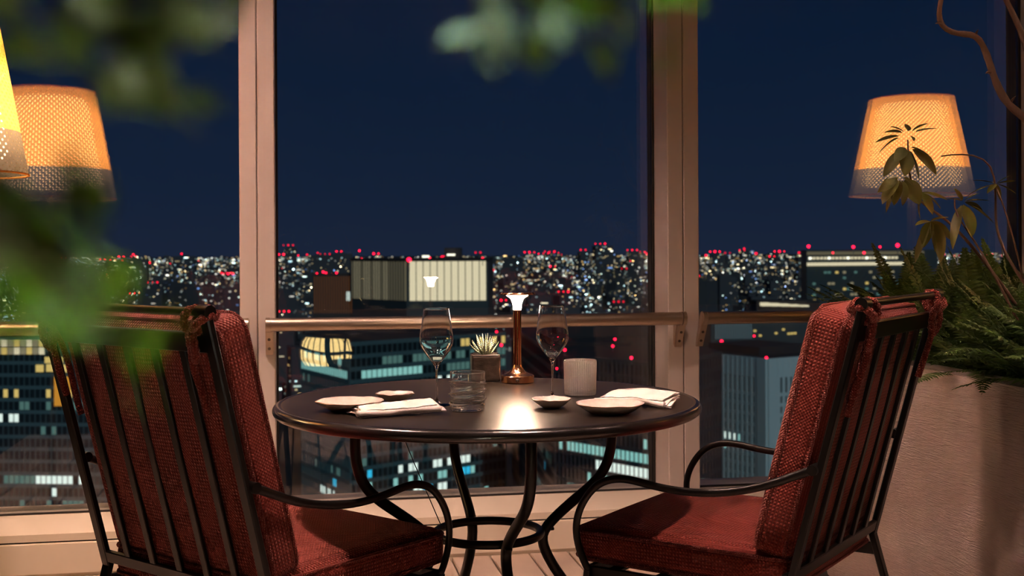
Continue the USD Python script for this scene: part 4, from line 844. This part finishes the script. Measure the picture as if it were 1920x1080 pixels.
while len(blocks) < 2600 and tries < 40000:
    tries += 1
    Z = 950 * (22000 / 950) ** (r.random() ** .8); X = r.uniform(-.52, .50) * Z
    if Z < 1150 and (-.21 * Z < X < .02 * Z or X > .2 * Z): continue
    tall = r.random() < .10; h = r.gamma(5, 5.5) + 10 + (r.uniform(30, 90) if tall else 0); h = min(h, 128 if Z < 4000 else 150)
    if Z > 9000: h = min(h, 95)
    w = r.uniform(16, 44) * (1 + Z / 14000); d = r.uniform(16, 40) * (1 + Z / 14000)
    if Z < 1150 and (-200 < X < 40 or 170 < X < 380): continue
    if free(X, Z, .5 * math.hypot(w, d) + 1.5): blocks.append((Z, X, w, d, h, r.uniform(-.7, .7)))
blocks.sort()
far = []; lights = []; solids = []
def tone_mesh(parent, name, V, F, T, kind):
    m = part(parent, name, (V, F), 'city_light', False, kind=kind)
    UsdGeom.PrimvarsAPI(UsdGeom.Mesh(m)).CreatePrimvar('tone', Sdf.ValueTypeNames.Color3fArray, 'vertex').Set(Vt.Vec3fArray.FromNumpy(T.astype(np.float32)))
for t, X, Z, w, h in LATER:
    q = TB[str(t.GetPath())]; L = block_lights(q, h, Z, 42); B = tops(q, h, Z, 2.); v, f = cat((L[0], L[1]), (B[0], B[1])); tone_mesh(t, 'lit_windows', v, f, np.vstack([L[2], B[2]]), 'stuff')
seen = 0
for Z, X, w, d, h, ang in blocks:
    m, q = block_mesh(X, Z, w, d, h, ang); n = int(np.clip(r.gamma(1.8, 11) * (1 if Z < 3000 else .75 if Z < 8000 else .5) * (1.5 if h > 70 else 1), 2, 60)); L = block_lights(q, h, Z, n); B = tops(q, h, Z, .30 if h > 75 else .045)
    if B is not None: v, f = cat((L[0], L[1]), (B[0], B[1])); L = (v, f, np.vstack([L[2], B[2]]))
    if seen < 240 and abs(X / Z) < .45:
        t = thing('city_block', 'mid distance city block with scattered lit windows beyond the handrail', 'building', group='city blocks beyond the handrail'); part(t, 'walls', m, 'city_block', False); tone_mesh(t, 'lit_windows', *L, 'stuff'); seen += 1
    else: solids.append(m); lights.append(L)
ft = thing('distant_city', 'distant carpet of city buildings and lights along the horizon', 'city', kind='stuff')
part(ft, 'buildings', cat(*solids), 'city_block', False)
# street and road lights between them
V, F, T = [], [], []
for _ in range(5200):
    Z = 1500 * (30000 / 1500) ** (r.random() ** .62); X = r.uniform(-.5, .5) * Z; s = Z * r.uniform(.00035, .0008); z = GZ + 8 + r.uniform(0, 14) - (Z > 15000) * 4
    if any((x - X) ** 2 + (zz_ - Z) ** 2 < q * q for a in (-1, 0, 1) for b in (-1, 0, 1) for x, zz_, q in GRID.get((int(X // 120) + a, int(Z // 120) + b), ())): continue
    m = box((*city(X, Z), z), (s * r.uniform(1, 2.2), s, s)); V.append(m[0]); F.append(m[1]); T.append(np.repeat(TONES[r.choice(7, p=PRO)][None] * np.exp(r.normal(-.1, .7)), 8, 0))
n = 0
for k in range(len(F)): F[k] = F[k] + 8 * k
n = 8 * len(F); V, F, T = np.vstack(V), np.vstack(F), np.vstack(T)
Lv, Lf = cat(*[(a, b) for a, b, _ in lights]); tone_mesh(ft, 'city_lights', np.vstack([V, Lv]), np.vstack([F, Lf + n]), np.vstack([T, *[c for _, _, c in lights]]), 'stuff')
